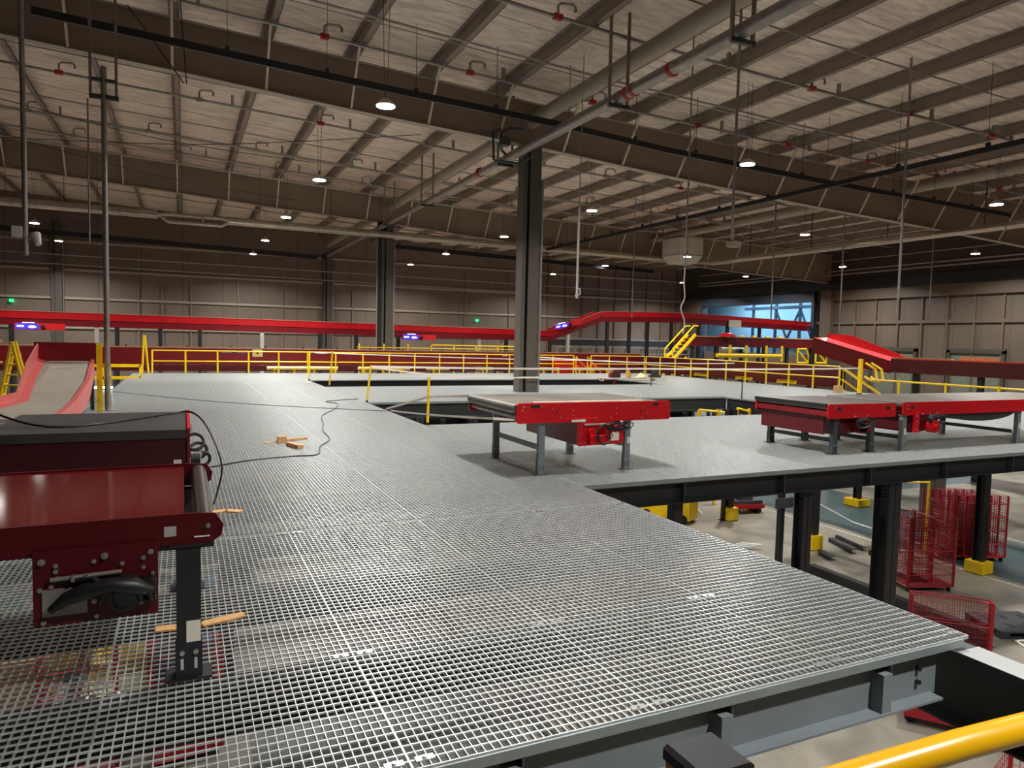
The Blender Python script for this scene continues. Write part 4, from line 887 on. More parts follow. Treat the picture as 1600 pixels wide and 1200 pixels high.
# ================================================================== loose things on the deck
def plank(pts, w_, th, lab, nm='wood_strip'):
    b = MB()
    for a, c in zip(pts, pts[1:]): b.beam((a[0], a[1], a[2]+th/2+0.002), (c[0], c[1], c[2]+th/2+0.002), w_, th)
    return single(nm, b, M_wood, lab, 'wood')
plank([(-0.17, 5.02, 0), (0.1, 5.0, 0), (0.37, 5.08, 0)], 0.085, 0.012, 'thin plywood strip lying behind the near black leg')
plank([(0.2, 8.15, 0), (0.42, 8.2, 0), (0.56, 8.1, 0)], 0.11, 0.012, 'short plywood strip lying right of the maroon end roller')
plank([(1.30, 13.1, 0), (1.52, 13.3, 0), (1.62, 13.3, 0)], 0.07, 0.012, 'pointed splinter of wood left of the small wooden block')
plank([(1.62, 13.3, 0), (2.07, 13.45, 0)], 0.08, 0.035, 'wooden batten lying right of the small wooden block')
b = MB(); b.box(1.52, 1.67, 13.12, 13.26, 0.003, 0.11); single('wood_block', b, M_wood, 'small square wooden block between the splinter and the batten', 'wood')
b = MB(); b.beam((1.66, 12.75, 0.035), (1.80, 12.35, 0.035), 0.11, 0.06); single('wood_block', b, M_wood, 'short thick wooden offcut lying in front of the other pieces', 'wood')
import bisect
def crv(name, pts, r, label, cat='cable', m=M_cable, sub=5):
    P = [Vector(p) for p in pts]; out = []
    for k in range(len(P)-1):
        p0 = P[max(k-1, 0)]; p1 = P[k]; p2 = P[k+1]; p3 = P[min(k+2, len(P)-1)]
        for j in range(sub):
            s_ = j/sub; out.append(0.5*((2*p1)+(-p0+p2)*s_+(2*p0-5*p1+4*p2-p3)*s_*s_+(-p0+3*p1-3*p2+p3)*s_**3))
    out.append(P[-1]); b = MB(); b.tube(out, r, 6); return single(name, b, m, label, cat, smooth=True)
crv('power_cable', [(0.25, 10.9, .012), (0.42, 11.0, .012), (0.9, 11.35, .012), (1.5, 11.55, .012), (1.95, 11.6, .012), (2.13, 12.4, .012), (2.45, 13.25, .012), (2.55, 14.5, .012), (2.75, 15.6, .012), (3.0, 17.2, .012), (3.6, 18.8, .012), (3.95, 20.2, .012), (3.75, 20.9, .012), (4.3, 21.4, .012), (4.85, 21.6, .012)], 0.012, 'black cable snaking along the walkway past the wood pieces')
crv('thin_wire', [(-2.0, 25.3, .03), (0.3, 22.0, .02), (1.9, 20.2, .02), (3.3, 19.0, .02), (4.75, 17.9, .02)], 0.008, 'thin dark wire lying straight across the far walkway')
crv('loose_cable', [(-1.95, 8.6, 1.25), (-1.6, 8.3, 1.08), (-1.2, 8.0, 1.0), (-0.8, 8.1, 0.998), (-0.4, 8.6, 0.998), (-0.1, 9.0, 1.0), (0.07, 9.0, 1.01), (0.2, 8.7, 0.93), (0.32, 8.45, 0.7), (0.38, 8.35, 0.45), (0.34, 8.4, 0.2), (0.3, 8.5, 0.02)], 0.011, 'black cable draped over the belt and hanging down at the conveyor end')
# stanchions and barrier tape
def stanchion(x, y, h, lab, lean=(0, 0), r=0.03, m=M_yel):
    t = thing('barrier_post', lab, 'post', (x, y, 0), 'barrier posts')
    b = MB(); b.tube([(0, 0, 0), (lean[0], lean[1], h)], r, 8); obj('pole', b, m, t, True, False)
    b = MB(); b.tube([(0, 0, -0.06), (0, 0, 0.06)], r*1.2, 8); obj('base_clamp', b, M_black, t, True, False)
    return t
stanchion(4.9, 14.97, 1.06, 'yellow barrier post at the near corner of the near opening', (0.02, 0))
stanchion(4.88, 20.6, 1.08, 'leaning yellow barrier post at the far corner of the near opening', (0.1, 0))
stanchion(5.0, 27.2, 1.34, 'leaning yellow barrier post at the near corner of the far opening', (0.12, 0))
stanchion(4.9, 31.2, 1.24, 'yellow barrier post at the far corner of the far opening', (0, 0))
stanchion(25.05, 20.3, 1.46, 'thick tall yellow post standing alone right of the stairs', (0, 0), 0.09)
stanchion(18.15, 19.56, 0.75, 'thin dark post at the right corner of the near opening', (0, 0), 0.02, M_black)
stanchion(19.0, 26.2, 0.6, 'short dark post at the end of the plank by the far opening', (0, 0), 0.02, M_black)
def tape(pts, lab, sag=0.0, n=8, w_=0.035):
    b = MB(); out = []
    for (a, c) in zip(pts, pts[1:]):
        for k in range(n): s_ = k/n; out.append((a[0]+(c[0]-a[0])*s_, a[1]+(c[1]-a[1])*s_, a[2]+(c[2]-a[2])*s_-sag*4*s_*(1-s_)))
    out.append(pts[-1])
    for a, c in zip(out, out[1:]): b.beam(a, c, 0.004, w_)
    single('barrier_tape', b, M_tape, lab, 'barrier tape')
tape([(4.98, 20.6, 1.05), (14.5, 20.5, 1.02), (25.0, 20.3, 1.08)], 'pale barrier tape strung from the leaning post to the thick yellow post', 0.03, w_=0.06)
tape([(4.98, 20.6, 1.04), (11.2, 23.3, 0.56)], 'pale barrier tape sagging from the leaning post to the big column', 0.12, w_=0.05)
tape([(11.15, 23.45, 0.55), (11.15, 23.45, 0.55), (12.0, 23.45, 0.55)], 'barrier tape wrapped round the front of the big column', 0.0, 3, 0.06)
tape([(5.12, 27.2, 1.3), (5.0, 31.2, 1.2)], 'pale barrier tape between the two posts at the far opening', 0.05)
tape([(4.86, 18.4, 0.02), (4.92, 15.0, 0.62)], 'twisted white tape rising from the walkway edge to the near barrier post', 0.0, w_=0.05)
tape([(4.92, 15.0, 0.62), (4.25, 10.72, 1.0)], 'yellowish tape from the near barrier post to the red conveyor table', 0.0, w_=0.045)
tape([(4.85, 17.9, 0.03), (3.9, 9.0, 0.83), (5.3, 8.86, 0.78)], 'thin white tape running low to the front leg of the red conveyor table', 0.02)
tape([(11.93, 23.6, 1.3), (26.32, 29.0, 0.95)], 'pale barrier tape running from the big column to the right-hand railing', 0.1, w_=0.05)
tape([(5.0, 31.2, 1.2), (20.1, 31.3, 0.95)], 'pale barrier tape along the far opening', 0.06, w_=0.04)
# plank by the far opening with things on it
b = MB(); b.box(18.5, 22.4, 29.6, 29.9, 0.12, 0.17); b.box(21.7, 21.78, 29.6, 29.9, 0.005, 0.12); b.box(18.6, 18.68, 29.6, 29.9, 0.005, 0.12); single('plank_bench', b, mat('pale_plank', (206, 186, 160), 0.6, 0, 0.08), 'long pale plank lying beyond the far opening with tools on it', 'plank')
b = MB(); b.prism([(19.1, 29.62, 0.175), (19.65, 29.62, 0.175), (19.65, 29.62, 0.42), (19.5, 29.62, 0.58), (19.3, 29.62, 0.58), (19.1, 29.62, 0.38)], (0, 0.25, 0)); single('maroon_bag', b, mat('maroon_bag', (84, 28, 34), 0.7), 'dark maroon bag standing on the plank, leftmost of the four things', 'bag')
b = MB(); b.tube([(20.2, 29.75, 0.175), (20.2, 29.75, 0.35), (20.15, 29.75, 0.6), (20.12, 29.75, 0.68)], [0.13, 0.12, 0.06, 0.02], 12); single('yellow_cone', b, mat('ochre_plastic', (186, 142, 40), 0.6), 'ochre cone-shaped tool on the plank beside the maroon bag', 'cone')
b = MB(); b.tube([(20.95, 29.75, 0.175), (20.95, 29.75, 0.22), (20.92, 29.75, 0.36), (20.92, 29.75, 0.4)], [0.28, 0.25, 0.08, 0.02], 12); single('cream_heap', b, mat('cream_sack', (206, 186, 146), 0.8), 'small cream heap on the plank', 'sack')
b = MB(); b.box(21.5, 22.1, 29.62, 29.88, 0.175, 0.3); b.box(21.7, 21.95, 29.65, 29.85, 0.3, 0.75); b.tube([(21.6, 29.7, 0.3), (21.62, 29.7, 0.45)], 0.06, 8); single('black_machine', b, M_plast, 'black drill stand at the right end of the plank', 'machine')
b = MB(); b.box(25.3, 25.6, 18.6, 18.9, 0.003, 0.12); single('cardboard_box', b, M_card, 'small cardboard box on the deck right of the thick yellow post', 'box')
b = MB(); b.box(24.9, 25.15, 21.2, 21.45, 0.003, 0.3); single('cardboard_box', b, M_card, 'open cardboard box by the right-hand railing', 'box')

# ================================================================== yellow railings
def railing(pts, lab, posts=1.42, h=1.06, group=None, extra=0.0, base_z=0.0, r=0.032):
    t = thing('railing', lab, 'railing', (pts[0][0], pts[0][1], base_z), group)
    for z in (h, h*0.53):
        b = MB(); b.tube([(x, y, z+zz) for x, y, zz in pts], r*0.9, 8); obj('rail', b, M_yel, t, True)
    for a, c in zip(pts, pts[1:]):
        L = math.dist(a[:2], c[:2]); n = max(1, round(L/posts))
        for k in range(n+(1 if c is pts[-1] or c == pts[-1] else 0)):
            s_ = k/n; x, y, z = [a[q]+(c[q]-a[q])*s_ for q in range(3)]
            b = MB(); b.tube([(x, y, z-extra), (x, y, z+h)], r*1.25, 8); obj('post', b, M_yel, t, True)
    return t
railing([(-1.31, 37.02, 0), (21.2, 37.02, 0)], 'yellow railing along the far end of the deck, left of the stairs')
railing([(22.4, 37.02, 0), (26.3, 37.02, 0)], 'yellow railing along the far end of the deck, right of the stairs')
railing([(26.34, 36.9, 0), (26.34, 22.4, 0)], 'yellow railing along the right side of the deck')
b = MB(); b.box(-1.9, -1.5, 36.6, 37.1, 0.0, 0.003)
t = thing('ladder_frame', 'tall yellow pointed frame at the left end of the far railing', 'frame', (-1.6, 36.9, 0))
b = MB(); b.tube([(-0.12, 0, 0), (-0.03, 0, 1.75)], 0.05, 6); b.tube([(0.14, 0, 0), (0.0, 0, 1.75)], 0.05, 6); obj('frame', b, M_yel, t, True, False)
def stair(x, y, dx, dy, n, rise, wd, lab, zt=0.0):
    """short flight going down from (x,y,zt) along (dx,dy)"""
    t = thing('stair', lab, 'stairs', (x, y, zt)); u = Vector((dx, dy, 0)).normalized(); v = Vector((-u.y, u.x, 0))
    for s_ in (-wd/2, wd/2):
        a = v*s_; c = v*s_+u*n*0.27+Vector((0, 0, -n*rise))
        b = MB(); b.beam(a, c, 0.03, 0.2); obj('stringer', b, M_yel, t, world=False)
        b = MB(); b.tube([a+Vector((0,0,0)), a+Vector((0,0,1.0)), c+Vector((0,0,1.0)), c], 0.028, 8); b.tube([a+Vector((0,0,.5)), c+Vector((0,0,.5))], 0.022, 8); obj('handrail', b, M_yel, t, True, False)
    for k in range(n):
        p = u*(k+0.5)*0.27+Vector((0, 0, -(k+0.5)*rise)); b = MB(); b.beam(p-v*wd/2, p+v*wd/2, 0.25, 0.03); obj('tread', b, M_steel, t, world=False)
    return t
stair(21.8, 37.1, 1, 0.35, 7, 0.2, 0.9, 'yellow stairs leading down from the middle of the far railing')
stair(26.7, 22.6, 0.8, -0.7, 8, 0.19, 0.9, 'yellow stairs leading down from the near end of the right-hand railing')
t = thing('stair', 'yellow stairs climbing to the dark conveyor platform in the far corner', 'stairs', (31.6, 41.0, 0.2))
for s_ in (0, 0.9):
    b = MB(); b.beam((0, s_, 0.6), (1.9, s_, 2.4), 0.05, 0.22); b.tube([(-0.1, s_, 1.3), (1.7, s_, 3.0), (2.1, s_, 3.0)], 0.05, 8); b.tube([(-0.1, s_, FLOOR-0.2), (-0.1, s_, 1.3)], 0.05, 8); obj('handrail', b, M_yel, t, True, False)
for k in range(7):
    b = MB(); b.box(0.25*k, 0.25*k+0.22, 0, 0.9, 0.62+0.25*k, 0.65+0.25*k); obj('tread', b, M_yel, t, world=False)
for k, (x, y) in enumerate(((30.4, 40.5), (31.3, 39.5), (33.0, 39.5))):
    t = thing('ladder_frame', ['yellow leaning ladder at the right end of the far railing', 'shorter yellow leaning ladder next to it', 'third yellow leaning frame by the far stairs'][k], 'ladder', (x, y, -0.3), 'leaning yellow ladders')
    b = MB()
    for s_ in (0, 0.45): b.tube([(s_*0.6, s_, 0), (s_*0.6+0.25, s_, 1.5-0.2*k)], 0.05, 8)
    for q in range(4): b.tube([(0.05+0.05*q, 0, 0.3*q+0.2), (0.05+0.05*q+0.27, 0.45, 0.3*q+0.2)], 0.03, 6)
    obj('rails', b, M_yel, t, True, False)
b = MB(); b.tube([(15.8, 19.0, -0.29), (17.0, 19.0, -0.42)], 0.035, 8); b.tube([(17.45, 19.0, -0.27), (18.0, 19.0, -0.4)], 0.035, 8)
for x in (15.8, 16.6, 17.45, 18.0): b.box(x-0.04, x+0.04, 18.96, 19.04, FLOOR, -0.3)
single('railing', b, M_yel, 'small yellow railing seen below the deck through the near opening', 'railing')
# gate frames left edge
t = thing('ladder_frame', 'yellow A-shaped ladder frame at the left edge behind the slide', 'ladder', (-4.55, 24.5, -0.2))
b = MB()
for s_ in (0, 0.5):
    b.tube([(-0.25, s_, 0), (0.1, s_, 1.75)], 0.045, 8); b.tube([(0.45, s_, 0), (0.1, s_, 1.75)], 0.045, 8)
for q in range(5): b.tube([(-0.2+0.07*q, 0, 0.3*q+0.2), (-0.2+0.07*q, 0.5, 0.3*q+0.2)], 0.03, 6); b.tube([(-0.2+0.07*q, 0, 0.3*q+0.2), (0.4-0.06*q, 0, 0.3*q+0.2)], 0.03, 6)
obj('rails', b, M_yel, t, True, False)
b = MB(); b.tube([(-9, 24.6, 1.55), (-4.7, 24.6, 1.55)], 0.03, 8); b.tube([(-9, 24.6, 0.95), (-4.7, 24.6, 0.95)], 0.03, 8)
for x in (-8.5, -7, -5.6): b.tube([(x, 24.6, 0), (x, 24.6, 1.55)], 0.03, 8)
single('railing', b, M_yel, 'yellow railing piece cut by the left edge of the picture', 'railing')
b = MB(); b.box(-1.86, -1.74, 19.3, 19.36, 0.003, 1.62); b.tube([(-1.8, 19.3, 0.75), (-1.8, 19.27, 0.75)], 0.03, 8); b.tube([(-1.8, 19.3, 0.3), (-1.8, 19.27, 0.3)], 0.03, 8)
single('yellow_upright', b, M_yel, 'yellow drilled upright beside the slide', 'post')
t = thing('yellow_rack', 'low yellow guard frame behind the slide and the hanging pole', 'guard', (-3.0, 33, -0.2))
for z in (0.15, 0.65):
    b = MB(); b.box(-0.6, 1.4, 0, 0.08, z, z+0.12); obj('rail', b, M_yel, t, world=False)
for x in (-0.5, 0.0, 0.25, 1.35):
    b = MB(); b.box(x, x+0.08, 0, 0.08, -0.2, 0.75); obj('post', b, M_yel, t, world=False)
b = MB(); b.box(-3.9, -3.3, 22.0, 22.5, 0.0, 0.42); b.box(-3.82, -3.4, 21.99, 22.0, 0.14, 0.34); single('white_cabinet', b, M_white, 'small white cabinet between the yellow ladder and the slide', 'cabinet')
b = MB(); b.box(-2.0, -1.75, 19.0, 19.1, 0.5, 0.52); l_ = None
t = thing('work_light', 'bright slim work light glowing beside the slide', 'lamp', (-1.85, 20.6, 0.46))
b = MB(); b.box(-0.22, 0.22, -0.02, 0.02, 0, 0.05); obj('tube', b, mat('work_light_glow', (235, 250, 245), 0.5, 0, 0, emit=(230, 250, 240), estr=14), t, world=False)
b = MB(); b.box(-0.02, 0.2, 0.03, 0.2, -0.45, -0.05); obj('body', b, M_white, t, world=False)

# ================================================================== conveyors beyond the railing
t = thing('conveyor_line', 'long low maroon conveyor right behind the far yellow railing', 'conveyor', (8, 39.4, 0))
b = MB(); b.box(-14, 27.4, 39.0, 39.06, 0.32, 1.18); obj('side_panel', b, M_dred, t)
b = MB(); b.box(-14, 27.4, 38.97, 39.1, 1.14, 1.2); obj('top_rim', b, mat('rim_tan', (168, 120, 92), 0.5), t)
b = MB(); b.box(-14, 27.4, 40.9, 40.96, 0.32, 1.1); obj('rear_panel', b, M_dred, t)
b = MB(); b.box(-14, 27.4, 39.1, 40.9, 0.92, 1.0); obj('belt', b, M_belt, t)
b = MB(); b.box(-14, 27.4, 38.99, 39.2, 0.0, 0.30); obj('lower_panel', b, mat('deep_maroon', (84, 10, 20), 0.4, 0, 0.08), t)
for x in range(-13, 27, 2):
    b = MB(); b.box(x-0.06, x+0.06, 39.0, 39.1, FLOOR, 0.32); obj('support', b, M_steel, t)
for x in (-12.5, -8, -4.6, -2.5, 0.2, 2.2, 3.9, 5.8, 7.6, 9.4, 11.3, 13.6, 15, 17.3, 20.3):
    b = MB(); b.tube([(x, 39.1, 1.2), (x, 39.1, 1.28)], 0.05, 8); obj('sensor', b, M_black, t, True)
for (x, w_) in ((1.75, .5), (2.5, .5), (17.4, .35), (18.3, .35)):
    b = MB(); b.box(x, x+w_, 38.985, 39.0, 0.93, 1.02); obj('label', b, M_label if w_ < .4 else mat('label_grey', (120, 120, 130), 0.5), t)
b = MB(); b.box(3.25, 3.75, 38.97, 38.99, 0.74, 1.12); wsgn = obj('warning_sign', b, mat('sign_cream', (210, 196, 140), 0.5, 0, 0), t)
b = MB(); b.prism([(3.33, 38.968, 0.86), (3.67, 38.968, 0.86), (3.5, 38.968, 1.08)], (0, -0.006, 0)); obj('warning_triangle', b, M_yel, wsgn)
b = MB(); b.prism([(3.42, 38.96, 0.885), (3.58, 38.96, 0.885), (3.5, 38.96, 1.0)], (0, -0.004, 0)); obj('warning_symbol', b, M_black, wsgn)
# yellow guarded rollers below
t = thing('roller_guard', 'row of yellow guarded rollers below the low maroon conveyor', 'guard', (5, 38.2, 0))
for (x0, x1) in ((3.9, 7.5), (8.6, 11.5), (12.5, 13.8), (15.5, 16.5), (18.5, 21), (22, 25)):
    b = MB(); b.tube([(x0, 38.4, 0.18), (x1, 38.4, 0.18)], 0.1, 10); obj('roller', b, mat('cream_yellow', (214, 196, 120), 0.5, 0, 0.1), t, True)
    k = x0+0.3
    while k < x1:
        b = MB(); b.box(k, k+0.1, 38.2, 38.3, -0.5, 0.22); obj('bracket', b, M_yel, t); k += 1.0
b = MB(); b.prism([(20.9, 38.6, 0.9), (22.4, 38.6, 0.7), (25.3, 38.6, 0.1), (25.3, 38.6, FLOOR), (20.9, 38.6, FLOOR)], (0, 0.3, 0)); single('red_wedge', b, M_red, 'bright red sloping panel behind the stairs in the far railing', 'panel')
b = MB(); b.box(9.4, 20, 42.3, 42.36, 1.25, 1.3); b.box(14, 20, 42.3, 42.36, 1.45, 1.52)
for x in (9.5, 11, 12.5, 14, 15.5, 17, 18.5): b.box(x, x+0.07, 42.3, 42.37, FLOOR, 1.5)
single('railing', b, M_yel, 'second yellow railing glimpsed above the low maroon conveyor', 'railing')
# upper conveyor
UP = [(-16, 2.98), (-8.8, 2.88), (4, 2.80), (24.3, 2.62), (28.7, 4.18), (36, 4.35), (50.6, 4.02)]
t = thing('conveyor_line', 'high red conveyor gallery crossing the whole hall before the back wall', 'conveyor', (10, 46, 2.5))
for yy, nm in ((46.0, 'side_plate'), (47.4, 'rear_plate')):
    for (x0, z0), (x1, z1) in zip(UP, UP[1:]):
        b = MB(); b.prism([(x0, yy, z0-0.38), (x1, yy, z1-0.38), (x1, yy, z1), (x0, yy, z0)], (0, 0.05, 0)); obj(nm, b, M_red, t)
for (x0, z0), (x1, z1) in zip(UP, UP[1:]):
    b = MB(); b.prism([(x0, 46.05, z0-0.75), (x1, 46.05, z1-0.75), (x1, 46.05, z1-0.38), (x0, 46.05, z0-0.38)], (0, 1.35, 0)); obj('under_frame', b, M_dred, t)
    b = MB(); b.prism([(x0, 46.0, z0), (x1, 46.0, z1), (x1, 46.0, z1+0.04), (x0, 46.0, z0+0.04)], (0, -0.05, 0)); obj('rim', b, mat('rim_pale', (206, 120, 100), 0.4), t)
for x in (-12, -8.4, -4.4, -3.4, -1.2, 0.9, 4.4, 7.9, 10.2, 13.0, 18.8, 20.9, 22.7, 24.4, 25.9, 29.3, 31.3, 33.0, 35.3, 38, 41, 44.5):
    wd = 0.11; z = lerp(UP, x)-0.72
    b = MB(); b.box(x-wd, x+wd, 46.1, 46.3, FLOOR, z); obj('support', b, M_galv if x in (18.8, 25.9, 4.4, -4.4) else M_black, t)
for yy in (46.2,):
    b = MB(); b.box(-8, 20, 46.15, 46.3, 0.4, 0.5); obj('support_tie', b, M_black, t)
b = MB(); b.box(40.9, 42.2, 45.9, 45.98, 3.35, 3.95); obj('white_notice', b, M_label, t)
# red led signs under it
M_led = mat('led_blue', (40, 40, 190), 0.5, 0, 0, emit=(60, 40, 230), estr=1.2)
M_ledw = mat('led_white', (230, 235, 255), 0.5, 0, 0, emit=(200, 215, 255), estr=4.0)
def led(x, z, ang, lab):
    t = thing('led_sign', lab, 'sign', (x, 45.6, z), 'led signs under the high conveyor'); t.rotation_euler[1] = -ang
    b = MB(); b.box(0, 2.3, -0.05, 0.1, -0.36, 0); obj('red_box', b, mat('sign_red', (214, 26, 30), 0.4, 0, 0), t, world=False)
    b = MB(); b.box(0.05, 1.1, -0.07, -0.05, -0.33, -0.03); s_ = obj('display', b, M_led, t, world=False)
    b = MB()
    for k, (a, c) in enumerate(((.12, .16), (.19, .23), (.25, .31), (.33, .38), (.40, .43), (.62, .98))): b.box(a, c, -0.078, -0.07, -0.22 if k < 5 else -0.23, -0.13 if k < 5 else -0.17)
    b.box(0.7, 0.9, -0.078, -0.07, -0.26, -0.14)
    obj('lit_characters', b, M_ledw, s_, world=False)
    b = MB(); b.tube([(1.3, -0.06, -0.2), (1.3, -0.2, -0.2)], 0.1, 10); b.box(1.24, 1.36, -0.15, 0, -0.36, -0.2); obj('camera', b, M_rub, t, True, False)
    b = MB(); b.box(1.4, 1.5, -0.02, 0.5, 0, 0.05); obj('bracket', b, M_black, t, world=False)
    b = MB(); b.box(0.35, 0.9, -0.06, 0, 0, 0.04); obj('top_lamp', b, mat('soft_lamp', (240, 240, 230), 0.5, 0, 0, emit=(240, 240, 230), estr=2.0), t, world=False)
led(-8.15, 2.24, 0, 'red box with blue lit display at the far left under the high conveyor')
led(13.1, 2.12, 0, 'red box with blue lit display right of the second column')
led(24.4, 3.05, 0.22, 'tilted red box with blue lit display under the rising conveyor')
M_exit = mat('exit_green', (40, 210, 120), 0.5, 0, 0, emit=(30, 220, 120), estr=2.5)
for (x, z, lab) in ((-11.6, 4.0, 'small green exit light on the back wall at the far left'), (25.8, 3.7, 'small green exit light on the back wall left of the big column'), (28.6, 2.0, 'small green exit light low on the back wall beside the big column')):
    b = MB(); b.box(x-0.12, x+0.12, YB-0.3, YB, z-0.1, z+0.1); single('exit_light', b, M_exit, lab, 'exit light')
# right-hand machinery
t = thing('conveyor_line', 'dark maroon high conveyor platform in the far right corner with yellow guards', 'conveyor', (40, 42, 1.8))
b = MB(); b.box(34.0, 47.5, 42.0, 44.0, 1.75, 2.45); obj('housing', b, mat('deep_maroon', (84, 10, 20), 0.4, 0, 0.08), t)
b = MB(); b.box(34, 47.5, 41.95, 42.02, 2.45, 2.52); obj('rim', b, mat('rim_tan', (168, 120, 92), 0.5), t)
for x in (34.2, 36.5, 38.9, 41.2, 43.6, 46.2):
    b = MB(); b.box(x-0.12, x+0.12, 42.1, 42.3, FLOOR, 1.75); obj('support', b, M_black, t)
b = MB(); b.tube([(36.2, 41.8, 1.1), (42.6, 41.8, 1.1)], 0.16, 10); obj('yellow_guard_tube', b, M_yel, t, True)
for x in (37.4, 39.0, 41.0, 42.6):
    b = MB(); b.box(x-0.09, x+0.09, 41.7, 41.8, 0.7, 1.9); obj('yellow_post', b, M_yel, t)
b = MB(); b.tube([(36.6, 41.8, 1.65), (38.8, 41.8, 1.65)], 0.06, 8); b.box(36.4, 38.9, 42.4, 42.5, 1.3, 1.7); obj('pale_tube', b, M_galv, t, True)
for k in range(5):
    b = MB(); b.tube([(37.2+1.3*k, 42, 2.55), (37.6+1.3*k, 42, 2.55)], 0.09, 8); obj('yellow_knob', b, M_yel, t, True)
b = MB(); b.tube([(37.2, 41.9, 2.52), (37.2, 41.9, 2.7), (37.2, 41.9, 2.8)], [0.7, 0.5, 0.1], 14); obj('red_dome', b, M_red, t, True)
for k, x in enumerate((44.0, 46.0)):
    tt = thing('ladder_frame', ['yellow braced guard frame below the right end of the dark platform', 'slanted yellow handrail beside the braced guard frame'][k], 'guard', (x, 41.5, 0.6))
    b = MB(); b.tube([(0, 0, 0), (0, 0, 1.1), (0.9 if k == 0 else 0.2, 0, 1.1), (1.2, 0, 0.6), (1.2, 0, 0), (0, 0, 1.0)], 0.08, 8); b.tube([(0, 0, 0), (1.2, 0, 0)], 0.08, 8); obj('frame', b, M_yel, tt, True, False)
# dark conveyor behind the right-hand railing
t = thing('conveyor_line', 'dark maroon low conveyor right behind the right-hand railing', 'conveyor', (28.4, 32, 0))
b = MB(); b.box(28.0, 28.06, 24, 40, 0.0, 1.0); obj('side_panel', b, mat('deep_maroon', (84, 10, 20), 0.4, 0, 0.08), t)
b = MB(); b.box(28.06, 29.4, 24, 40, 0.8, 0.9); obj('belt', b, M_belt, t)
for y in range(24, 40, 3):
    b = MB(); b.box(28.1, 28.25, y, y+0.15, FLOOR, 0.1); obj('support', b, M_steel, t)
for y in (26, 29, 32.5):
    b = MB(); b.box(27.5, 27.6, y, y+1.2, 0.05, 0.2); obj('yellow_bumper', b, M_yel, t)
# chute conveyor to the right edge
t = thing('chute_conveyor', 'red slide dropping onto the long maroon conveyor that leaves at the right edge', 'chute', (30.5, 20, 1.4))
prof = [(27.3, 2.42), (25.2, 2.2), (22.8, 1.42)]
b = MB(); b.prism([(30, 27.3, 2.40), (30, 22.7, 1.32), (30, 22.7, 0.75), (30, 24.5, 0.95), (30, 27.3, 1.6)], (0.05, 0, 0)); obj('near_side', b, M_dred, t)
b = MB(); b.prism([(30.05, 27.3, 2.40), (30.05, 22.7, 1.32), (30.05, 22.7, 1.26), (30.05, 27.3, 2.34)], (1.0, 0, 0)); obj('slide_plate', b, mat('red_with_glare', (222, 92, 96), 0.15, 0, 0.03), t)  # glare on the red slide is put into this pink
b = MB(); b.prism([(31.05, 27.3, 2.6), (31.05, 25.9, 2.55), (31.05, 22.4, 1.42), (31.05, 22.4, 1.2), (31.05, 27.3, 2.3)], (0.05, 0, 0)); obj('far_side', b, M_red, t)
b = MB(); b.box(30, 30.05, 2, 22.7, 0.80, 1.42); obj('long_side_panel', b, mat('deep_maroon', (84, 10, 20), 0.4, 0, 0.08), t)
b = MB(); b.box(30.0, 30.12, 2, 22.7, 1.42, 1.47); obj('rim', b, mat('rim_red', (214, 60, 60), 0.4), t)
b = MB(); b.box(30.05, 31.4, 2, 22.7, 1.25, 1.3); obj('belt', b, M_belt, t)
for y in (6, 9.5, 14.2, 15.5, 18.6, 21.5, 25.5):
    b = MB(); b.box(30.2, 30.4, y, y+0.2, FLOOR, 0.85); obj('support', b, M_black, t)
b = MB(); b.box(30.0, 30.1, 19.8, 22.6, 1.47, 1.52); b.box(30.1, 30.2, 18.0, 19.5, 1.47, 1.62); single('timber_batten', b, M_wood, 'pale timber battens lying on the rim of the maroon conveyor', 'wood')
b = MB(); b.tube([(27.0, 3, 0.55), (27.0, 21.5, 0.55)], 0.04, 8)
for y in range(4, 22, 2): b.tube([(27.0, y, -0.4), (27.0, y, 0.62)], 0.05, 8)
single('railing', b, M_yel, 'low yellow rail running to the right edge below the maroon conveyor', 'railing')
for k, y in enumerate((20.6, 21.8)):
    tt = thing('ladder_frame', ['yellow bent handrail loop right of the thick yellow post', 'yellow bent handrail loop left of the first loop'][k], 'guard', (27.2, y-0.9*k+0.4, 0.55))
    b = MB(); b.tube([(0, 0.5, 0.7), (0, 0, 0.45), (0, -0.1, 0.0), (0, 0.1, -0.1), (0, 0.5, 0.1)], 0.05, 8); obj('loop', b, M_yel, tt, True, False)

# ================================================================== hanging things
t = thing('wall_box_unit', 'white faceted air unit hanging below the roof in front of the second rafter', 'air unit', (32.2, 41.0, 7.6))
x0, x1, y0, y1 = 31.2, 33.2, 40.2, 42.2
b = MB(); b.box(x0, x1, y0, y1, 8.12, 9.26); obj('upper_casing', b, M_white, t)
b = MB(); b.box(x0-0.01, x1+0.01, y0-0.01, y1+0.01, 8.09, 8.12); obj('dark_joint', b, M_rub, t)
b = MB(); b.v += [(x0, y0, 8.09), (x1, y0, 8.09), (x1, y1, 8.09), (x0, y1, 8.09), (x0+.3, y0+.3, 7.55), (x1-.3, y0+.3, 7.55), (x1-.3, y1-.3, 7.55), (x0+.3, y1-.3, 7.55)]
b.f += [(0, 1, 2, 3), (7, 6, 5, 4), (4, 5, 1, 0), (5, 6, 2, 1), (6, 7, 3, 2), (7, 4, 0, 3)]; obj('tapered_diffuser', b, M_white, t)
for (x, y) in ((x0, y0), (x1, y0), (x0, y1), (x1, y1)):
    b = MB(); b.box(x-.02, x+.02, y-.02, y+.02, 9.35, zr(x)+PD); obj('hanger_rod', b, M_steel, t)
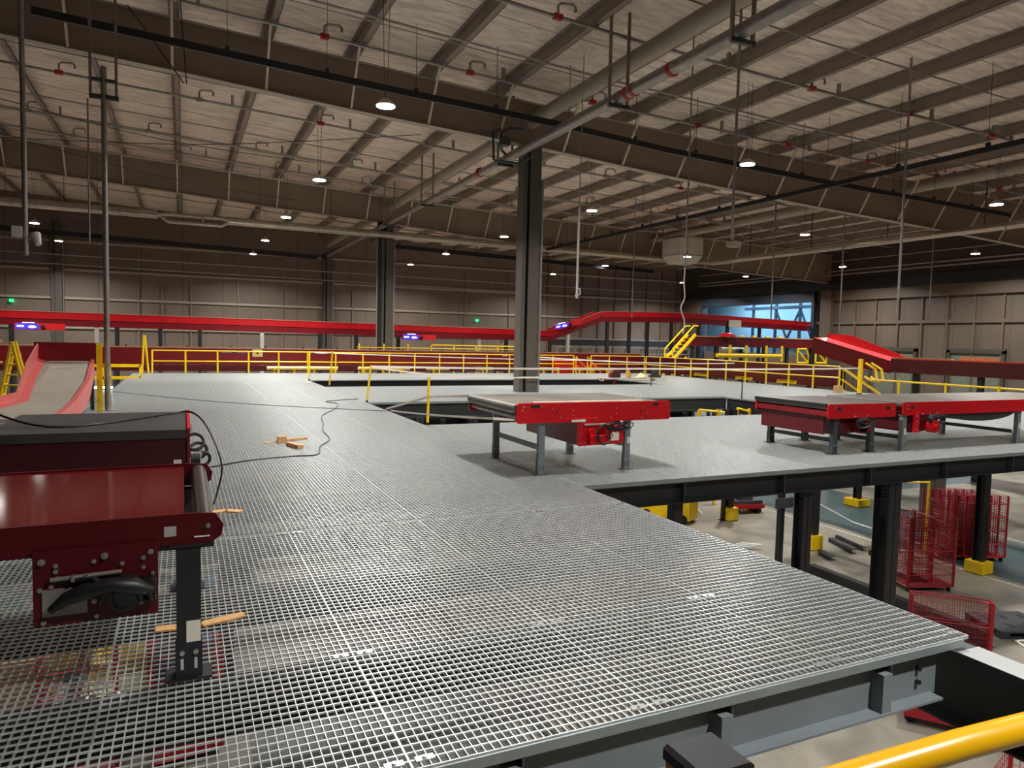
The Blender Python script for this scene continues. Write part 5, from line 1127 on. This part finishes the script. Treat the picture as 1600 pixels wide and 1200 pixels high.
b = MB(); b.box(35.2, 36.0, 39.5, 40.1, 8.85, 9.25); b.box(35.0, 35.2, 39.6, 40.0, 8.9, 9.2); b.box(35.58, 35.62, 39.78, 39.82, 9.2, zr(35.6)+PD); single('projector_box', b, M_white, 'small white box hung right of the faceted air unit', 'box')
def rod(x, y, z0, z1, r, lab, m=M_galvd, nm='hanging_rod'):
    z1 = zr(x)+PD
    b = MB(); b.tube([(x, y, z0), (x, y, z1)], r, 8); return single(nm, b, m, lab, 'rod', smooth=True)
t = thing('hanging_pole', 'thick galvanised pole hanging from the roof down to the left walkway edge', 'pole', (-1.66, 19.6, 0))
b = MB(); b.tube([(-1.66, 19.6, 0.02), (-1.66, 19.6, 8.1)], 0.062, 12); obj('pole', b, M_galvd, t, True)
b = MB(); b.tube([(-1.66, 19.6, 0.0), (-1.66, 19.6, 0.02)], 0.12, 12); obj('foot_flange', b, M_galvd, t, True)
b = MB(); b.box(-1.95, -1.35, 19.55, 19.65, 7.35, 7.45); b.box(-1.9, -1.4, 19.55, 19.65, 7.75, 7.82); obj('top_bracket', b, M_steel, t)
for x in (-1.93, -1.4):
    b = MB(); b.box(x-0.03, x+0.03, 19.57, 19.63, 7.35, zr(x)+PD); obj('bracket_hanger', b, M_purl, t)
b = MB(); b.tube([(-1.95, 19.5, 0.3+5.2), (-1.8, 19.5, 5.45), (-1.7, 19.5, 5.5)], 0.01, 6); obj('wire_tail', b, M_cable, t, True)
b = MB(); b.tube([(-1.98, 19.5, 4.0), (-1.98, 19.5, 7.3)], 0.02, 6); obj('conduit', b, M_galvd, t, True)
t = thing('hanging_pole', 'thin pole with a floodlight and small boxes at its lower end, far left', 'pole', (-2.66, 16, 3.3))
b = MB(); b.tube([(-2.66, 16, 3.3), (-2.66, 16, zr(-2.66)+PD)], 0.045, 10); obj('pole', b, M_galvd, t, True)
b = MB(); b.box(-2.86, -2.70, 15.9, 16.0, 3.62, 3.82); obj('white_box', b, M_white, t)
b = MB(); b.tube([(-2.5, 16, 3.7), (-2.44, 15.9, 3.5)], [0.09, 0.05], 10); obj('camera_head', b, M_white, t, True)
rod(12.45, 14.0, 4.55, 9.6, 0.035, 'thick hanging rod near the top right, left of the two hanging lamps'); rod(12.62, 16.0, 4.0, zr(12), 0.022, 'slim hanging rod ending above the white hanging cable')
t = thing('hanging_rod', 'white lit pole with a coiled hook at its lower end', 'rod', (11.5, 20, 3.3), None)
b = MB(); b.tube([(11.5, 20, 3.3), (11.5, 20, 6.2)], 0.035, 10); obj('white_tube', b, M_white, t, True)
b = MB(); b.tube([(11.5, 20, 6.2), (11.52, 20, zr(11.5)+PD)], 0.015, 8); obj('thin_rod', b, M_galvd, t, True)
b = MB(); b.tube([(11.5, 20, 3.62), (11.6, 20, 3.6), (11.62, 20, 3.45), (11.52, 20, 3.38), (11.45, 20, 3.4)], 0.03, 8); obj('cable_coil', b, M_white, t, True)
crv('hanging_cable', [(12.62, 16, 4.15), (12.6, 16, 3.6), (12.64, 16, 3.2), (12.52, 16, 2.9), (12.66, 16, 2.55), (12.62, 16, 2.2)], 0.018, 'loose white cable dangling below the slim rod right of the big column', 'cable', M_white)
rod(20.0, 15.0, 3.0, 7.85, 0.035, 'pale hanging rod reaching lowest at the right side'); rod(29.2, 25.0, 2.6, 7.8, 0.035, 'distant hanging rod between the two right-hand lamps'); rod(24.75, 25.0, 3.1, 8.1, 0.035, 'hanging rod in front of the blue-lit opening'); rod(35.8, 25.0, 4.3, 7.7, 0.03, 'short hanging rod before the right wall'); rod(24.55, 36.0, 3.4, 7.2, 0.035, 'distant hanging rod left of the white air unit')
b = MB(); b.tube([(-1.0, 17.0, 8.6), (0.05, 17.0, 7.2)], 0.012, 6); b.tube([(0.1, 17.0, 7.2), (-0.05, 17.0, 9.4)], 0.012, 6); single('loose_wire', b, M_cable, 'loose black wire dangling below the roof at the upper left', 'wire')
for k, (a, c) in enumerate((((-6, 26, 8.9), (4.5, 27, 8.2)), ((-6, 29, 8.2), (7.5, 24, 8.9)), ((-7, 34, 9.6), (5, 36, 8.4)))):
    crv('overhead_wire', [a, ((a[0]+c[0])/2, (a[1]+c[1])/2, (a[2]+c[2])/2-0.3), c], 0.012, ['thin wire crossing the left roof area downward to the right', 'thin wire crossing the left roof area upward to the right', 'thin wire low under the second rafter at the left'][k], 'wire')

# ================================================================== camera-side handrail
t = thing('handrail', 'thick yellow handrail tube bending out of the lower right corner', 'handrail', (1.4, 0.95, 0.9))
pts = [(0.9, 1.03, 0.995), (1.1, 1.0, 1.03), (1.3, 0.965, 1.056), (1.42, 0.945, 1.07), (1.52, 0.93, 1.08), (1.62, 0.92, 1.083), (1.75, 0.91, 1.084), (1.9, 0.90, 1.083), (2.4, 0.86, 1.075)]
b = MB(); b.tube(pts, 0.031, 24); obj('tube', b, M_yelrail, t, True)
t = thing('handrail_post', 'yellow square post with black plastic cap at the bottom edge', 'post', (1.12, 1.28, -1.0))
b = MB(); b.box(1.065, 1.215, 1.225, 1.355, -1.2, 0.915); po = obj('post', b, mat('orange_yellow', (226, 150, 16), 0.4), t)
b = MB(); b.v = []; b.prism([(1.06, 1.22, 0.915), (1.22, 1.22, 0.915), (1.22, 1.22, 0.94), (1.208, 1.22, 0.95), (1.072, 1.22, 0.95), (1.06, 1.22, 0.94)], (0, 0.14, 0)); obj('black_cap', b, M_rub, t)
